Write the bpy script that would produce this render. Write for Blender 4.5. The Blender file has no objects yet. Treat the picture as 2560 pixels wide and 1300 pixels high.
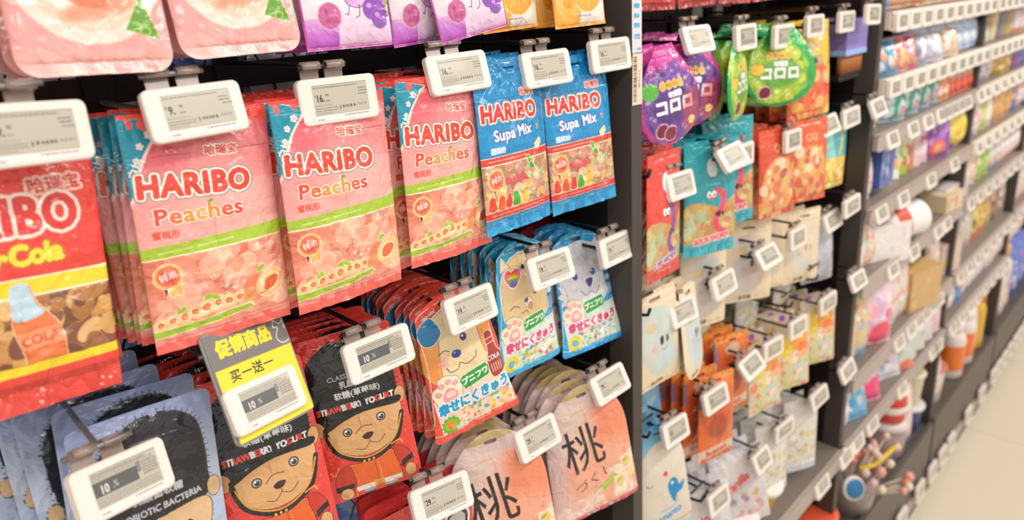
import bpy, bmesh, math, random
import numpy as np
from mathutils import Vector, Matrix

SC = bpy.context.scene
COL = SC.collection
# ------------------------------------------------------------------ camera, world, lights, exposure
D = 0.55                 # camera distance from the front of the shelving (m)
EYE = 1.865              # camera height
SC.view_settings.view_transform = 'Standard'
SC.view_settings.look = 'None'
SC.view_settings.gamma = 1.0
SC.view_settings.use_curve_mapping = False
SC.view_settings.exposure = -0.14
CR = np.array([[0.7041584, -0.70774636, -0.0569725],
               [0.2530468, 0.17505095, 0.95151745],
               [-0.66342164, -0.68443571, 0.30227252]])
FPX, CYP = 1760.8, 567.9
cam = bpy.data.cameras.new('camera')
camo = bpy.data.objects.new('camera', cam); COL.objects.link(camo)
cam.sensor_width = 36.0
cam.lens = FPX / 2560 * 36
cam.shift_y = -(650 - CYP) / 2560
cam.clip_start = 0.02
cam.dof.use_dof = True
cam.dof.focus_distance = 0.71
cam.dof.aperture_fstop = 4.0
_m = Matrix([list(r) for r in CR.T]).to_4x4()
_m.translation = (0, 0, EYE)
camo.matrix_world = _m
SC.camera = camo

world = bpy.data.worlds.new('world'); SC.world = world
world.use_nodes = True
_bg = world.node_tree.nodes['Background']
_bg.inputs[0].default_value = (1.0, 0.94, 0.885, 1)
_bg.inputs[1].default_value = 0.9

def area(name, loc, size, power, target=None, col=(1, .955, .905), sy=None):
    l = bpy.data.lights.new(name, 'AREA'); l.energy = power; l.color = col
    l.shape = 'RECTANGLE'; l.size = size; l.size_y = sy or size
    o = bpy.data.objects.new(name, l); COL.objects.link(o); o.location = loc
    if target is not None:
        o.rotation_euler = (Vector(target) - Vector(loc)).to_track_quat('-Z', 'Y').to_euler()
    return o
# rows of ceiling tube lamps over the aisle
for _i, _x in enumerate((-0.9, 0.5, 1.9, 3.3, 4.7, 6.1)):
    area('ceiling_lamp', (_x, -0.55, 2.95), 1.25, (13, 13, 15, 22, 24, 24)[_i], (_x + .05, 0.25, 1.2), sy=0.16)
for _i, _x in enumerate((-0.4, 1.6, 3.6, 5.6)):
    area('far_ceiling_lamp', (_x, -1.9, 2.9), 1.3, 11, (_x, 0.5, 1.0), sy=0.3)

# ------------------------------------------------------------------ helpers
def s2l(c):
    c = np.asarray(c, float)
    return np.where(c <= .04045, c / 12.92, ((c + .055) / 1.055) ** 2.4)
def hx(h):
    if not isinstance(h, str): return np.array(h, float)
    h = h.lstrip('#'); h = ''.join(c*2 for c in h) if len(h) == 3 else h; return np.array([int(h[i:i+2], 16) / 255 for i in (0, 2, 4)])
def at(u, v, y=1.0):
    """photo pixel -> place on the upright plane y*D in front of the camera"""
    r = np.array([u - 1280, CYP - v, -FPX]) @ CR
    r = r / r[1] * D * y
    return Vector((r[0], r[1], EYE + r[2]))
def WX(x): return x * D
def WZ(z): return EYE + z * D

MATS = {}
def mat(name, col=(.5, .5, .5), rough=.5, metal=0., coat=0., bump=0., bscale=200., trans=0., attr=False, ior=1.45, emit=0., spec=.5, var=0., bdist=.004):
    if name in MATS: return MATS[name]
    m = bpy.data.materials.new(name); m.use_nodes = True
    nt = m.node_tree; b = nt.nodes['Principled BSDF']
    b.inputs['Roughness'].default_value = rough
    b.inputs['Metallic'].default_value = metal
    b.inputs['IOR'].default_value = ior
    b.inputs['Specular IOR Level'].default_value = spec
    if coat: b.inputs['Coat Weight'].default_value = coat; b.inputs['Coat Roughness'].default_value = .05
    if trans: b.inputs['Transmission Weight'].default_value = trans
    lin = list(s2l(hx(col))) + [1]
    b.inputs['Base Color'].default_value = lin
    if attr:
        a = nt.nodes.new('ShaderNodeAttribute'); a.attribute_name = 'art'
        nt.links.new(a.outputs['Color'], b.inputs['Base Color'])
    elif var:
        tc = nt.nodes.new('ShaderNodeTexCoord')
        n = nt.nodes.new('ShaderNodeTexNoise'); n.inputs['Scale'].default_value = 6; n.inputs['Detail'].default_value = 5
        mx = nt.nodes.new('ShaderNodeMix'); mx.data_type = 'RGBA'
        mx.inputs[6].default_value = [v * (1 - var) for v in lin[:3]] + [1]
        mx.inputs[7].default_value = [min(1, v * (1 + var)) for v in lin[:3]] + [1]
        nt.links.new(tc.outputs['Object'], n.inputs['Vector']); nt.links.new(n.outputs['Fac'], mx.inputs[0]); nt.links.new(mx.outputs[2], b.inputs['Base Color'])
    if emit:
        b.inputs['Emission Color'].default_value = lin; b.inputs['Emission Strength'].default_value = emit
    if bump:
        tc = nt.nodes.new('ShaderNodeTexCoord')
        n = nt.nodes.new('ShaderNodeTexNoise'); n.inputs['Scale'].default_value = bscale; n.inputs['Detail'].default_value = 3
        n.inputs['Distortion'].default_value = .6
        bp = nt.nodes.new('ShaderNodeBump'); bp.inputs['Strength'].default_value = bump; bp.inputs['Distance'].default_value = bdist
        nt.links.new(tc.outputs['Object'], n.inputs['Vector']); nt.links.new(n.outputs['Fac'], bp.inputs['Height'])
        nt.links.new(bp.outputs['Normal'], b.inputs['Normal'])
        if coat: nt.links.new(bp.outputs['Normal'], b.inputs['Coat Normal'])
    MATS[name] = m
    return m

FOIL = mat('printed_foil', attr=True, rough=.3, coat=.8, bump=.8, bscale=34, bdist=.008)
PAPER = mat('printed_paper', attr=True, rough=.55)
EINK = mat('eink_screen', attr=True, rough=.25, coat=.3)
WHITE = mat('white_plastic', '#ebe2da', rough=.38)
CLEAR = mat('clear_clip_plastic', '#dcc8bc', rough=.10, trans=.72, ior=1.3, coat=.5)
BLACK = mat('black_powder_coat', '#1c1614', rough=.42, bump=.15, bscale=900)
DGREY = mat('charcoal_powder_coat', '#4a423d', rough=.5, bump=.1, bscale=700)
RODM = mat('black_wire', '#15110f', rough=.3, coat=.3)
RODG = mat('grey_wire', '#8e8a88', rough=.3, metal=.6)
CHROME = mat('worn_chrome', '#c9c4c0', rough=.25, metal=.9)

def tag(o, label=None, cat=None, group=None, kind=None):
    if label: o['label'] = label
    if cat: o['category'] = cat
    if group: o['group'] = group
    if kind: o['kind'] = kind
    return o
def empty(name, loc=(0, 0, 0), rot=(0, 0, 0)):
    o = bpy.data.objects.new(name, None); o.empty_display_size = .02
    COL.objects.link(o); o.location = loc; o.rotation_euler = rot
    return o
def obj(name, me, parent=None, loc=None, rot=None, mt=None):
    o = bpy.data.objects.new(name, me); COL.objects.link(o)
    if parent is not None: o.parent = parent
    if loc is not None: o.location = loc
    if rot is not None: o.rotation_euler = rot
    if mt is not None:
        me.materials.clear(); me.materials.append(mt)
    return o
def copytree(o, parent=None):
    c = o.copy(); COL.objects.link(c)
    if parent is not None: c.parent = parent
    for ch in o.children: copytree(ch, c)
    return c

class MB:
    """collects simple solids into one mesh"""
    def __init__(s): s.v = []; s.f = []; s.smooth = []
    def add(s, vs, fs, sm=False):
        n = len(s.v); s.v += [tuple(p) for p in vs]; s.f += [tuple(i + n for i in q) for q in fs]; s.smooth += [sm] * len(fs); return s
    def box(s, x0, x1, y0, y1, z0, z1, M=None):
        vs = [Vector(p) for p in ((x0,y0,z0),(x1,y0,z0),(x1,y1,z0),(x0,y1,z0),(x0,y0,z1),(x1,y0,z1),(x1,y1,z1),(x0,y1,z1))]
        if M is not None: vs = [M @ p for p in vs]
        return s.add(vs, [(3,2,1,0),(4,5,6,7),(0,1,5,4),(1,2,6,5),(2,3,7,6),(3,0,4,7)])
    def tube(s, pts, r, n=8, cap=True):
        pts = [Vector(p) for p in pts]; rings = []; k = len(pts)
        rs = r if isinstance(r, (list, tuple)) else [r] * k
        prev = None
        for i, p in enumerate(pts):
            d = (pts[min(i+1, k-1)] - pts[max(i-1, 0)]).normalized()
            if prev is None:
                a = Vector((0, 0, 1)) if abs(d.z) < .9 else Vector((1, 0, 0))
                u = d.cross(a).normalized()
            else: u = (prev - d * prev.dot(d)).normalized()
            prev = u; w = d.cross(u)
            rings.append([p + (u * math.cos(t * 2 * math.pi / n) + w * math.sin(t * 2 * math.pi / n)) * rs[i] for t in range(n)])
        vs = [q for rg in rings for q in rg]; fs = []
        for i in range(k - 1):
            for t in range(n):
                a, b = i*n + t, i*n + (t+1) % n
                fs.append((a, b, b + n, a + n))
        if cap: fs.append(tuple(range(n-1, -1, -1))); fs.append(tuple((k-1)*n + t for t in range(n)))
        return s.add(vs, fs, True)
    def lathe(s, prof, n=24, M=None):
        vs = []; fs = []; k = len(prof)
        for (r, z) in prof:
            for t in range(n):
                p = Vector((r * math.cos(2*math.pi*t/n), r * math.sin(2*math.pi*t/n), z))
                vs.append(M @ p if M is not None else p)
        for i in range(k - 1):
            for t in range(n):
                a, b = i*n + t, i*n + (t+1) % n
                fs.append((a, b, b + n, a + n))
        return s.add(vs, fs, True)
    def rbox(s, w, d, h, r=.005, n=5, M=None, bev=.0012):
        """rounded-corner plate: width w (x), depth d (y), height h (z), centred"""
        def ring(ins):
            out = []
            for cx, cz, a0 in ((w/2-r, h/2-r, 0), (-w/2+r, h/2-r, 90), (-w/2+r, -h/2+r, 180), (w/2-r, -h/2+r, 270)):
                for i in range(n + 1):
                    a = math.radians(a0 + 90*i/n); rr = r - ins
                    out.append((cx + rr*math.cos(a), cz + rr*math.sin(a)))
            return out
        m = 4*(n+1); vs = []
        for ins, y in ((bev, -d/2), (0, -d/2+bev), (0, d/2-bev), (bev, d/2)):
            vs += [Vector((x, y, z)) for x, z in ring(ins)]
        fs = [tuple(range(m))]
        for k in range(3):
            for t in range(m):
                a, b = k*m+t, k*m+(t+1) % m
                fs.append((b, a, a+m, b+m))
        fs.append(tuple(3*m+t for t in range(m-1, -1, -1)))
        if M is not None: vs = [M @ p for p in vs]
        return s.add(vs, fs, False)
    def build(s, name, mt, parent=None, loc=None, rot=None):
        me = bpy.data.meshes.new(name); me.from_pydata(s.v, [], s.f); me.update()
        me.polygons.foreach_set('use_smooth', s.smooth)
        me.materials.append(mt)
        o = bpy.data.objects.new(name, me); COL.objects.link(o)
        if parent is not None: o.parent = parent
        if loc is not None: o.location = loc
        if rot is not None: o.rotation_euler = rot
        return o

# ------------------------------------------------------------------ drawing the printed artwork (procedural, becomes a colour attribute)
_glyph = {}
_fc = bpy.data.curves.new('lettering_tmp', 'FONT'); _fo = bpy.data.objects.new('lettering_tmp', _fc)
_fc.resolution_u = 3
def glyph_tris(s, sp=1.):
    if (s, sp) in _glyph: return _glyph[(s, sp)]
    _fc.body = s; _fc.size = 1.0; _fc.space_character = sp
    COL.objects.link(_fo); bpy.context.view_layer.update()
    me = bpy.data.meshes.new_from_object(_fo.evaluated_get(bpy.context.evaluated_depsgraph_get()))
    COL.objects.unlink(_fo)
    me.calc_loop_triangles()
    v = np.zeros(len(me.vertices)*3); me.vertices.foreach_get('co', v); v = v.reshape(-1, 3)[:, :2]
    t = np.zeros(len(me.loop_triangles)*3, int); me.loop_triangles.foreach_get('vertices', t)
    tr = v[t.reshape(-1, 3)] if len(t) else np.zeros((0, 3, 2))
    bpy.data.meshes.remove(me); _glyph[(s, sp)] = tr
    return tr

class Art:
    """a picture in millimetres, origin top left, y down; k samples per mm"""
    def __init__(s, w, h, col='#ffffff', k=4):
        s.w, s.h, s.k = w, h, k
        s.a = np.ones((int(h*k)+1, int(w*k)+1, 3)) * hx(col)
        s.yy, s.xx = np.mgrid[0:s.a.shape[0], 0:s.a.shape[1]]
        s.xx = s.xx / k; s.yy = s.yy / k
    def _win(s, x0, x1, y0, y1):
        k = s.k; H, W = s.a.shape[:2]
        i0, i1 = max(0, int(y0*k)-1), min(H, int(y1*k)+2); j0, j1 = max(0, int(x0*k)-1), min(W, int(x1*k)+2)
        return (i0, i1, j0, j1) if i1 > i0 and j1 > j0 else None
    def put(s, win, m, col, al=1.):
        i0, i1, j0, j1 = win
        c = hx(col); m = (m * al)[..., None]
        s.a[i0:i1, j0:j1] = s.a[i0:i1, j0:j1]*(1-m) + c*m
        return s
    def rect(s, x0, y0, x1, y1, col, al=1.):
        w = s._win(x0, x1, y0, y1)
        if w is None: return s
        X = s.xx[w[0]:w[1], w[2]:w[3]]; Y = s.yy[w[0]:w[1], w[2]:w[3]]
        return s.put(w, ((X >= x0) & (X <= x1) & (Y >= y0) & (Y <= y1)).astype(float), col, al)
    def ell(s, cx, cy, rx, ry, col, rot=0, al=1., soft=0, edge=None, ew=.5):
        if edge is not None: s.ell(cx, cy, rx+ew, ry+ew, edge, rot, al)
        R = max(rx, ry)*(1+soft); w = s._win(cx-R, cx+R, cy-R, cy+R)
        if w is None: return s
        X = s.xx[w[0]:w[1], w[2]:w[3]]-cx; Y = s.yy[w[0]:w[1], w[2]:w[3]]-cy
        a = math.radians(rot); U = X*math.cos(a)+Y*math.sin(a); V = -X*math.sin(a)+Y*math.cos(a)
        d = np.sqrt((U/rx)**2+(V/ry)**2)
        m = np.clip((1+soft-d)/max(soft, .06/ (min(rx, ry)+.01)), 0, 1)
        return s.put(w, m, col, al)
    def poly(s, pts, col, al=1., edge=None, ew=.5):
        P = np.array(pts, float); w = s._win(P[:, 0].min()-ew, P[:, 0].max()+ew, P[:, 1].min()-ew, P[:, 1].max()+ew)
        if w is None: return s
        X = s.xx[w[0]:w[1], w[2]:w[3]]; Y = s.yy[w[0]:w[1], w[2]:w[3]]
        m = np.zeros(X.shape, bool)
        for (x0, y0), (x1, y1) in zip(P, np.roll(P, -1, 0)):
            if y0 == y1: continue
            c = (Y < y0) != (Y < y1)
            m ^= c & (X < (x1-x0)*(Y-y0)/(y1-y0)+x0)
        m = m.astype(float)
        if edge is not None: s.put(w, s.dil(m, ew), edge, al)
        return s.put(w, m, col, al)
    def blob(s, pts, col, al=1., edge=None, ew=.5, sub=6):
        """closed smooth curve through pts (Catmull-Rom)"""
        return s.poly(crom(pts, True, sub), col, al, edge, ew)
    def dil(s, m, r):
        R = max(1, int(round(r*s.k))); out = m.copy(); H, W = m.shape
        for dy in range(-R, R+1):
            dxm = int((R*R-dy*dy)**.5+.3)
            for dx in ((range(-dxm, dxm+1)) if abs(dy) == R or dxm <= 1 else (-dxm, -dxm//2, 0, dxm//2, dxm)):
                a = m[max(0, -dy):H-max(0, dy), max(0, -dx):W-max(0, dx)]
                b = out[max(0, dy):H-max(0, -dy), max(0, dx):W-max(0, -dx)]
                np.maximum(a, b, out=b)
        return out
    def line(s, pts, wd, col, al=1., smooth=False):
        if smooth: pts = crom(pts, False, 6)
        P = np.array(pts, float); w = s._win(P[:, 0].min()-wd, P[:, 0].max()+wd, P[:, 1].min()-wd, P[:, 1].max()+wd)
        if w is None: return s
        X = s.xx[w[0]:w[1], w[2]:w[3]]; Y = s.yy[w[0]:w[1], w[2]:w[3]]
        d = np.full(X.shape, 1e9)
        for (x0, y0), (x1, y1) in zip(P[:-1], P[1:]):
            L = (x1-x0)**2+(y1-y0)**2+1e-9
            t = np.clip(((X-x0)*(x1-x0)+(Y-y0)*(y1-y0))/L, 0, 1)
            d = np.minimum(d, np.hypot(X-x0-t*(x1-x0), Y-y0-t*(y1-y0)))
        return s.put(w, np.clip((wd/2-d)*s.k+.5, 0, 1), col, al)
    def grad(s, x0, y0, x1, y1, c0, c1, vert=True, al=1.):
        w = s._win(x0, x1, y0, y1)
        if w is None: return s
        i0, i1, j0, j1 = w
        t = (s.yy[i0:i1, j0:j1]-y0)/(y1-y0) if vert else (s.xx[i0:i1, j0:j1]-x0)/(x1-x0)
        t = np.clip(t, 0, 1)[..., None]; c = hx(c0)*(1-t)+hx(c1)*t
        s.a[i0:i1, j0:j1] = s.a[i0:i1, j0:j1]*(1-al)+c*al
        return s
    def text(s, tx, x, y, size, col, out=None, ow=.8, out2=None, ow2=1.6, rot=0, sx=1., bold=0, arc=0, shear=0, cols=None, al=1., sp=1.):
        """centre of the line at x,y; size = capital height in mm"""
        tr = glyph_tris(tx, sp)
        if not len(tr): return s
        mn = tr.reshape(-1, 2).min(0); mx = tr.reshape(-1, 2).max(0); hgt = .73
        p = (tr - [(mn[0]+mx[0])/2, .34]) * (size/hgt); p[..., 0] *= sx; p[..., 1] *= -1
        p[..., 0] -= p[..., 1]*shear
        if arc: p[..., 1] += arc*(p[..., 0]/(abs(p[..., 0]).max()+1e-6))**2
        a = math.radians(-rot); c, sn = math.cos(a), math.sin(a)
        q = np.stack([p[..., 0]*c-p[..., 1]*sn + x, p[..., 0]*sn+p[..., 1]*c + y], -1)
        pad = max(ow if out is not None else 0, ow2 if out2 is not None else 0, bold)+1
        w = s._win(q[..., 0].min()-pad, q[..., 0].max()+pad, q[..., 1].min()-pad, q[..., 1].max()+pad)
        if w is None: return s
        i0, i1, j0, j1 = w; m = np.zeros((i1-i0, j1-j0)); k = s.k
        for t in q:
            P = t*k - [j0, i0]
            a0, b0 = np.floor(P.min(0)).astype(int); a1, b1 = np.ceil(P.max(0)).astype(int)+1
            a0, b0 = max(a0, 0), max(b0, 0); a1, b1 = min(a1, m.shape[1]), min(b1, m.shape[0])
            if a1 <= a0 or b1 <= b0: continue
            Y, X = np.mgrid[b0:b1, a0:a1]
            e = []
            for u in range(3):
                (x0, y0), (x1, y1) = P[u], P[(u+1) % 3]
                e.append((x1-x0)*(Y-y0)-(y1-y0)*(X-x0))
            e = np.array(e); ins = (e >= -.15).all(0) | (e <= .15).all(0)
            m[b0:b1, a0:a1] = np.maximum(m[b0:b1, a0:a1], ins)
        if bold: m = s.dil(m, bold)
        if out2 is not None: s.put(w, s.dil(m, ow2), out2, al)
        if out is not None: s.put(w, s.dil(m, ow), out, al)
        if cols is not None:     # colour changing along the line, letter by letter
            X = s.xx[i0:i1, j0:j1]; xs = q[..., 0]; f = np.clip((X-xs.min())/(xs.max()-xs.min()+1e-6), 0, .9999)
            cc = np.array([hx(c_) for c_ in cols])[(f*len(cols)).astype(int)]
            mm = m[..., None]*al; s.a[i0:i1, j0:j1] = s.a[i0:i1, j0:j1]*(1-mm)+cc*mm
        else: s.put(w, m, col, al)
        return s
    def speck(s, x0, y0, x1, y1, n, cols, r0, r1, rnd, el=1.6, al=.9, edge=None, soft=.0):
        for i in range(n):
            r = rnd.uniform(r0, r1)
            s.ell(rnd.uniform(x0, x1), rnd.uniform(y0, y1), r*rnd.uniform(1, el), r, cols[rnd.randrange(len(cols))], rnd.uniform(0, 180), al, soft, edge, .25)
        return s
    def fakeline(s, x, y, L, hh, col, rnd, rot=0, al=.8, gap=.35):
        """a line of print too small to read"""
        a = math.radians(-rot); t = 0
        while t < L:
            wd = rnd.uniform(.4, 1.3)*hh; wd = min(wd, L-t)
            p = [(t, -hh/2), (t+wd*(1-gap), -hh/2), (t+wd*(1-gap), hh/2), (t, hh/2)]
            s.poly([(x+u*math.cos(a)-v*math.sin(a), y+u*math.sin(a)+v*math.cos(a)) for u, v in p], col, al)
            t += wd
        return s
    def sample(s, X, Y):
        k = s.k; H, W = s.a.shape[:2]
        x = np.clip(X*k, 0, W-1.001); y = np.clip(Y*k, 0, H-1.001)
        i = y.astype(int); j = x.astype(int); fy = (y-i)[..., None]; fx = (x-j)[..., None]
        a = s.a
        return (a[i, j]*(1-fx)+a[i, j+1]*fx)*(1-fy)+(a[i+1, j]*(1-fx)+a[i+1, j+1]*fx)*fy
    def smooth(s):
        a = s.a; b = a.copy()
        b[1:-1, 1:-1] = (a[1:-1, 1:-1]*4+a[:-2, 1:-1]+a[2:, 1:-1]+a[1:-1, :-2]+a[1:-1, 2:])/8
        s.a = b; return s

def crom(pts, closed, sub=6):
    P = [np.array(p, float) for p in pts]; n = len(P); out = []
    rng = range(n) if closed else range(n-1)
    for i in rng:
        p0 = P[(i-1) % n] if closed or i > 0 else P[i]; p1 = P[i]; p2 = P[(i+1) % n]
        p3 = P[(i+2) % n] if closed or i+2 < n else P[(i+1) % n]
        for j in range(sub):
            t = j/sub
            out.append(tuple(.5*((2*p1)+(-p0+p2)*t+(2*p0-5*p1+4*p2-p3)*t*t+(-p0+3*p1-3*p2+p3)*t**3)))
    if not closed: out.append(tuple(P[-1]))
    return out

def grid_mesh(name, P, art_cols, mt, keep=None, flip=False, extra=None):
    """P (ny,nx,3) positions -> smooth grid mesh with colour attribute 'art' (linear)"""
    ny, nx = P.shape[:2]
    idx = np.arange(ny*nx).reshape(ny, nx)
    q = np.stack([idx[:-1, :-1], idx[1:, :-1], idx[1:, 1:], idx[:-1, 1:]], -1).reshape(-1, 4)
    if flip: q = q[:, ::-1]
    if keep is not None: q = q[keep.reshape(-1)]
    V = P.reshape(-1, 3); C = art_cols.reshape(-1, 3)
    if extra is not None:
        V2, C2, q2 = extra; q = np.concatenate([q, q2+len(V)]); V = np.concatenate([V, V2]); C = np.concatenate([C, C2])
    me = bpy.data.meshes.new(name)
    me.vertices.add(len(V)); me.vertices.foreach_set('co', V.ravel())
    me.loops.add(len(q)*4); me.loops.foreach_set('vertex_index', q.ravel().astype(np.int32))
    me.polygons.add(len(q)); me.polygons.foreach_set('loop_start', np.arange(0, len(q)*4, 4, dtype=np.int32))
    me.update(calc_edges=True); me.polygons.foreach_set('use_smooth', np.ones(len(q), bool))
    at_ = me.color_attributes.new('art', 'FLOAT_COLOR', 'POINT')
    cc = np.ones((len(V), 4)); cc[:, :3] = s2l(np.clip(C, 0, 1)); at_.data.foreach_set('color', cc.ravel())
    me.materials.append(mt)
    return me

def vnoise(X, Y, seed, scale):
    """smooth value noise"""
    r = np.random.RandomState(seed); g = r.rand(64, 64)*2-1
    x = (X*scale) % 63; y = (Y*scale) % 63
    i = np.floor(x).astype(int); j = np.floor(y).astype(int); fx = x-i; fy = y-j
    fx = fx*fx*(3-2*fx); fy = fy*fy*(3-2*fy)
    return (g[j, i]*(1-fx)+g[j, (i+1) % 64]*fx)*(1-fy)+(g[(j+1) % 64, i]*(1-fx)+g[(j+1) % 64, (i+1) % 64]*fx)*fy
# ------------------------------------------------------------------ sachets and pouches
def outline_fn(kind, w, h):
    """half width (mm) at depth y below the top, and top/bottom arc offsets"""
    def hwf(y):
        t = np.clip(y/h, 0, 1)
        if kind == 'rect': r = np.full_like(t, w/2)
        elif kind in ('round', 'soft'):      # rounded corners
            c = 6. if kind == 'round' else 15.; r = np.full_like(t, w/2)
            for d in (y, h-y):
                m = d < c; r = np.where(m, w/2-c+np.sqrt(np.clip(c*c-(c-np.clip(d, 0, c))**2, 0, None)), r)
        elif kind == 'bell':       # narrow shoulders, flared foot, rounded corners
            r = w/2*(.70+.16*np.clip(t*2.2, 0, 1)**.8 + .16*np.clip((t-.62)/.38, 0, 1)**1.6)
            r = r*np.clip((t/.09), .0, 1)**.42
            d = h-y; c = 7.; r = np.where(d < c, r-c+np.sqrt(np.clip(c*c-(c-np.clip(d, 0, c))**2, 0, None)), r)
        elif kind == 'dome':       # round topped pouch, widening to the foot
            a = np.clip(t/.42, 0, 1)
            r = w/2*(np.sqrt(1-(1-a)**2)*.9 + .1*t)
            d = h-y; c = 5.; r = np.where(d < c, r-c+np.sqrt(np.clip(c*c-(c-np.clip(d, 0, c))**2, 0, None)), r)
        elif kind == 'drop':       # round bag gathered at the hanging top
            a = np.clip((t-.02)/.98, 0, 1)
            r = w/2*np.where(a < .6, .30+.70*np.sin(a/.6*math.pi/2)**1.1, np.sqrt(np.clip(1-((a-.6)/.4)**2.2, 0, 1)))
        elif kind == 'tongue':     # foot rounded
            r = w/2*(.86+.14*t); a = np.clip((t-.72)/.28, 0, 1); r = r*np.sqrt(np.clip(1-a**2.4*.96, 0, 1))
            r = r*np.clip(t/.05, 0, 1)**.4
        return np.maximum(r, .4)
    return hwf

def bag_meshes(name, art, w, h, kind='rect', thick=14, top=10, bot=10, res=.5, hole=None, seed=1, wr=1., lump=None, mt=None, backcol=None, zig=0.0, curl=0., gusset=0.):
    """pouch / top_seal / bottom_seal meshes cut from one surface. origin = middle of the foot, front = -y"""
    mt = mt or FOIL
    nx = int(w/res)+1; ny = int(h/res)+1
    hw = outline_fn(kind, w, h)
    def surf(nx, ny, side):
        u = np.linspace(-1, 1, nx)[None, :]; y = np.linspace(0, h, ny)[:, None]
        X = u*hw(y); Y = y+0*u; U = u+0*y
        body = np.clip((Y-top)/(h-top-bot), 0, 1)
        prof = np.clip(1-np.abs(U)**2.6, 0, 1)**.62*np.clip(np.sin(body*math.pi), 0, 1)**.45
        prof = prof*(.72+.28*body)
        dsp = thick/2*prof
        ft = np.exp(-np.clip(Y-top, 0, None)/16)*(Y >= top*.3); fb = np.exp(-np.clip(h-bot-Y, 0, None)/14)
        fold = (np.sin(X*.33+vnoise(X, Y, seed, .05)*4+seed)*.8+vnoise(X, Y, seed+3, .13)*1.3)
        edge = np.clip(1-np.abs(U), 0, .25)*4
        dsp = dsp+wr*edge*(fold*(ft+fb)*.9+vnoise(X, Y, seed+5, .06)*1.1*prof+vnoise(X*1.4+Y*.5, Y, seed+7, .16)*.45*prof)
        if lump is not None:
            m = ((Y > lump[0]) & (Y < lump[1]))*edge
            dsp = dsp+m*(np.abs(vnoise(X, Y, seed+9, .09))*1.9+vnoise(X, Y, seed+11, .2)*.5)
        crimp = np.where((Y < top) | (Y > h-bot), np.sin(Y*2*math.pi/2.2)*.16, 0)
        off = (.25+crimp*.5) if side < 0 else .25
        yy = side*(dsp*(1 if side < 0 else .55)+off)
        wav = (1-body)*np.sin(X*.045+seed)*1.4*(Y < top*3) + np.exp(-(h-Y)/18)*(np.sin(X*.05+seed*2)*1.6)*wr
        yy = yy+wav-curl*np.exp(-(h-Y)/20)
        Z = h-Y
        if zig: Z = Z-np.where(Y >= h-res*.6, (np.abs((X/1.6) % 1-.5)-.25)*zig*2, 0)
        if gusset: Z = Z-np.where(Y > h-bot-gusset, 0, 0)
        return np.stack([X, yy, Z], -1)/1000, X+w/2, Y
    P, AX, AY = surf(nx, ny, -1); C = art.sample(AX, AY)
    bx, by = max(8, nx//6), max(10, ny//6)
    PB, BX_, BY_ = surf(bx, by, 1)
    bc = art.sample(BX_*0+w/2, BY_) if backcol is None else np.ones(PB.shape)*hx(backcol)
    out = {}
    def keepf(X, Y, lo, hi):
        cx = (X[:-1, :-1]+X[1:, 1:])/2; cy = (Y[:-1, :-1]+Y[1:, 1:])/2
        k = (cy >= lo) & (cy < hi)
        if hole is not None:
            k &= ((cx-hole[0])/hole[2])**4+((cy-hole[1])/hole[3])**4 > 1
        return k
    rng = [('pouch', top, h-bot)]
    if top > 0: rng.append(('top_seal', -1, top))
    if bot > 0: rng.append(('bottom_seal', h-bot, h+1))
    for nm, lo, hi in rng:
        k = keepf(AX, AY, lo, hi); kb = keepf(BX_, BY_, lo, hi)
        i = np.arange(by*bx).reshape(by, bx)
        qb = np.stack([i[:-1, :-1], i[:-1, 1:], i[1:, 1:], i[1:, :-1]], -1).reshape(-1, 4)[kb.reshape(-1)]
        if not k.any(): continue
        me = grid_mesh(name+'_'+nm, P, C, mt, keep=k, extra=(PB.reshape(-1, 3), bc.reshape(-1, 3), qb))
        # drop the vertices no face uses
        used = np.zeros(len(me.vertices), bool); li = np.zeros(len(me.loops), np.int32); me.loops.foreach_get('vertex_index', li); used[li] = True
        if not used.all():
            bm = bmesh.new(); bm.from_mesh(me); bm.verts.ensure_lookup_table()
            bmesh.ops.delete(bm, geom=[bm.verts[j] for j in np.nonzero(~used)[0]], context='VERTS'); bm.to_mesh(me); bm.free()
        out[nm] = me
    return out

def bag(kind_name, meshes, label, group, loc=(0, 0, 0), rot=(0, 0, 0), cat='sweets bag', lone=False):
    if lone or len(meshes) == 1:
        o = obj(kind_name, meshes['pouch'], None, loc, rot)
    else:
        o = empty(kind_name, loc, rot)
        for k, me in meshes.items(): obj(k, me, o)
    return tag(o, label, cat, group)
# ------------------------------------------------------------------ printed designs (mm)
R_ = random.Random
PEACH_BITS = ['#f3a184', '#ee8e74', '#f6b396', '#f2957e', '#e98472', '#f7c3a4']
def half_peach(a, x, y, r, rot=0):
    a.ell(x, y, r*1.04, r*.86, '#f9c183', rot, edge='#fff0cf', ew=.4)
    a.ell(x-r*.1, y, r*.82, r*.66, '#fdd9a4', rot); a.ell(x-r*.05, y, r*.5, r*.4, '#ea6a41', rot); a.ell(x, y+r*.05, r*.27, r*.2, '#f39c6d', rot)
def medal(a, x, y, r):
    a.poly([(x-r*.2, y+r*.6), (x+r*.75, y+r*.5), (x+r*.95, y+r*1.9), (x+r*.45, y+r*1.55), (x+r*.0, y+r*1.9)], '#f6b35d', edge='#fff2dd', ew=.4)
    a.poly([(x-r*.5, y+r*.7), (x-r*.1, y+r*.8), (x-r*.35, y+r*1.7)], '#3a3342')
    a.ell(x, y, r*1.08, r*1.05, '#f6b35d', edge='#fff2dd', ew=.5)
    a.ell(x, y, r*.86, r*.84, '#e5503f'); a.ell(x, y, r*.72, r*.70, '#f6b9a4'); a.ell(x, y, r*.67, r*.65, '#e04a3c')
    a.text('特浓', x, y, r*.5, '#fdd9cc', bold=.15, rot=12)
    a.text('果汁', x, y-r*.42, r*.24, '#fdd9cc', rot=12)
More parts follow.
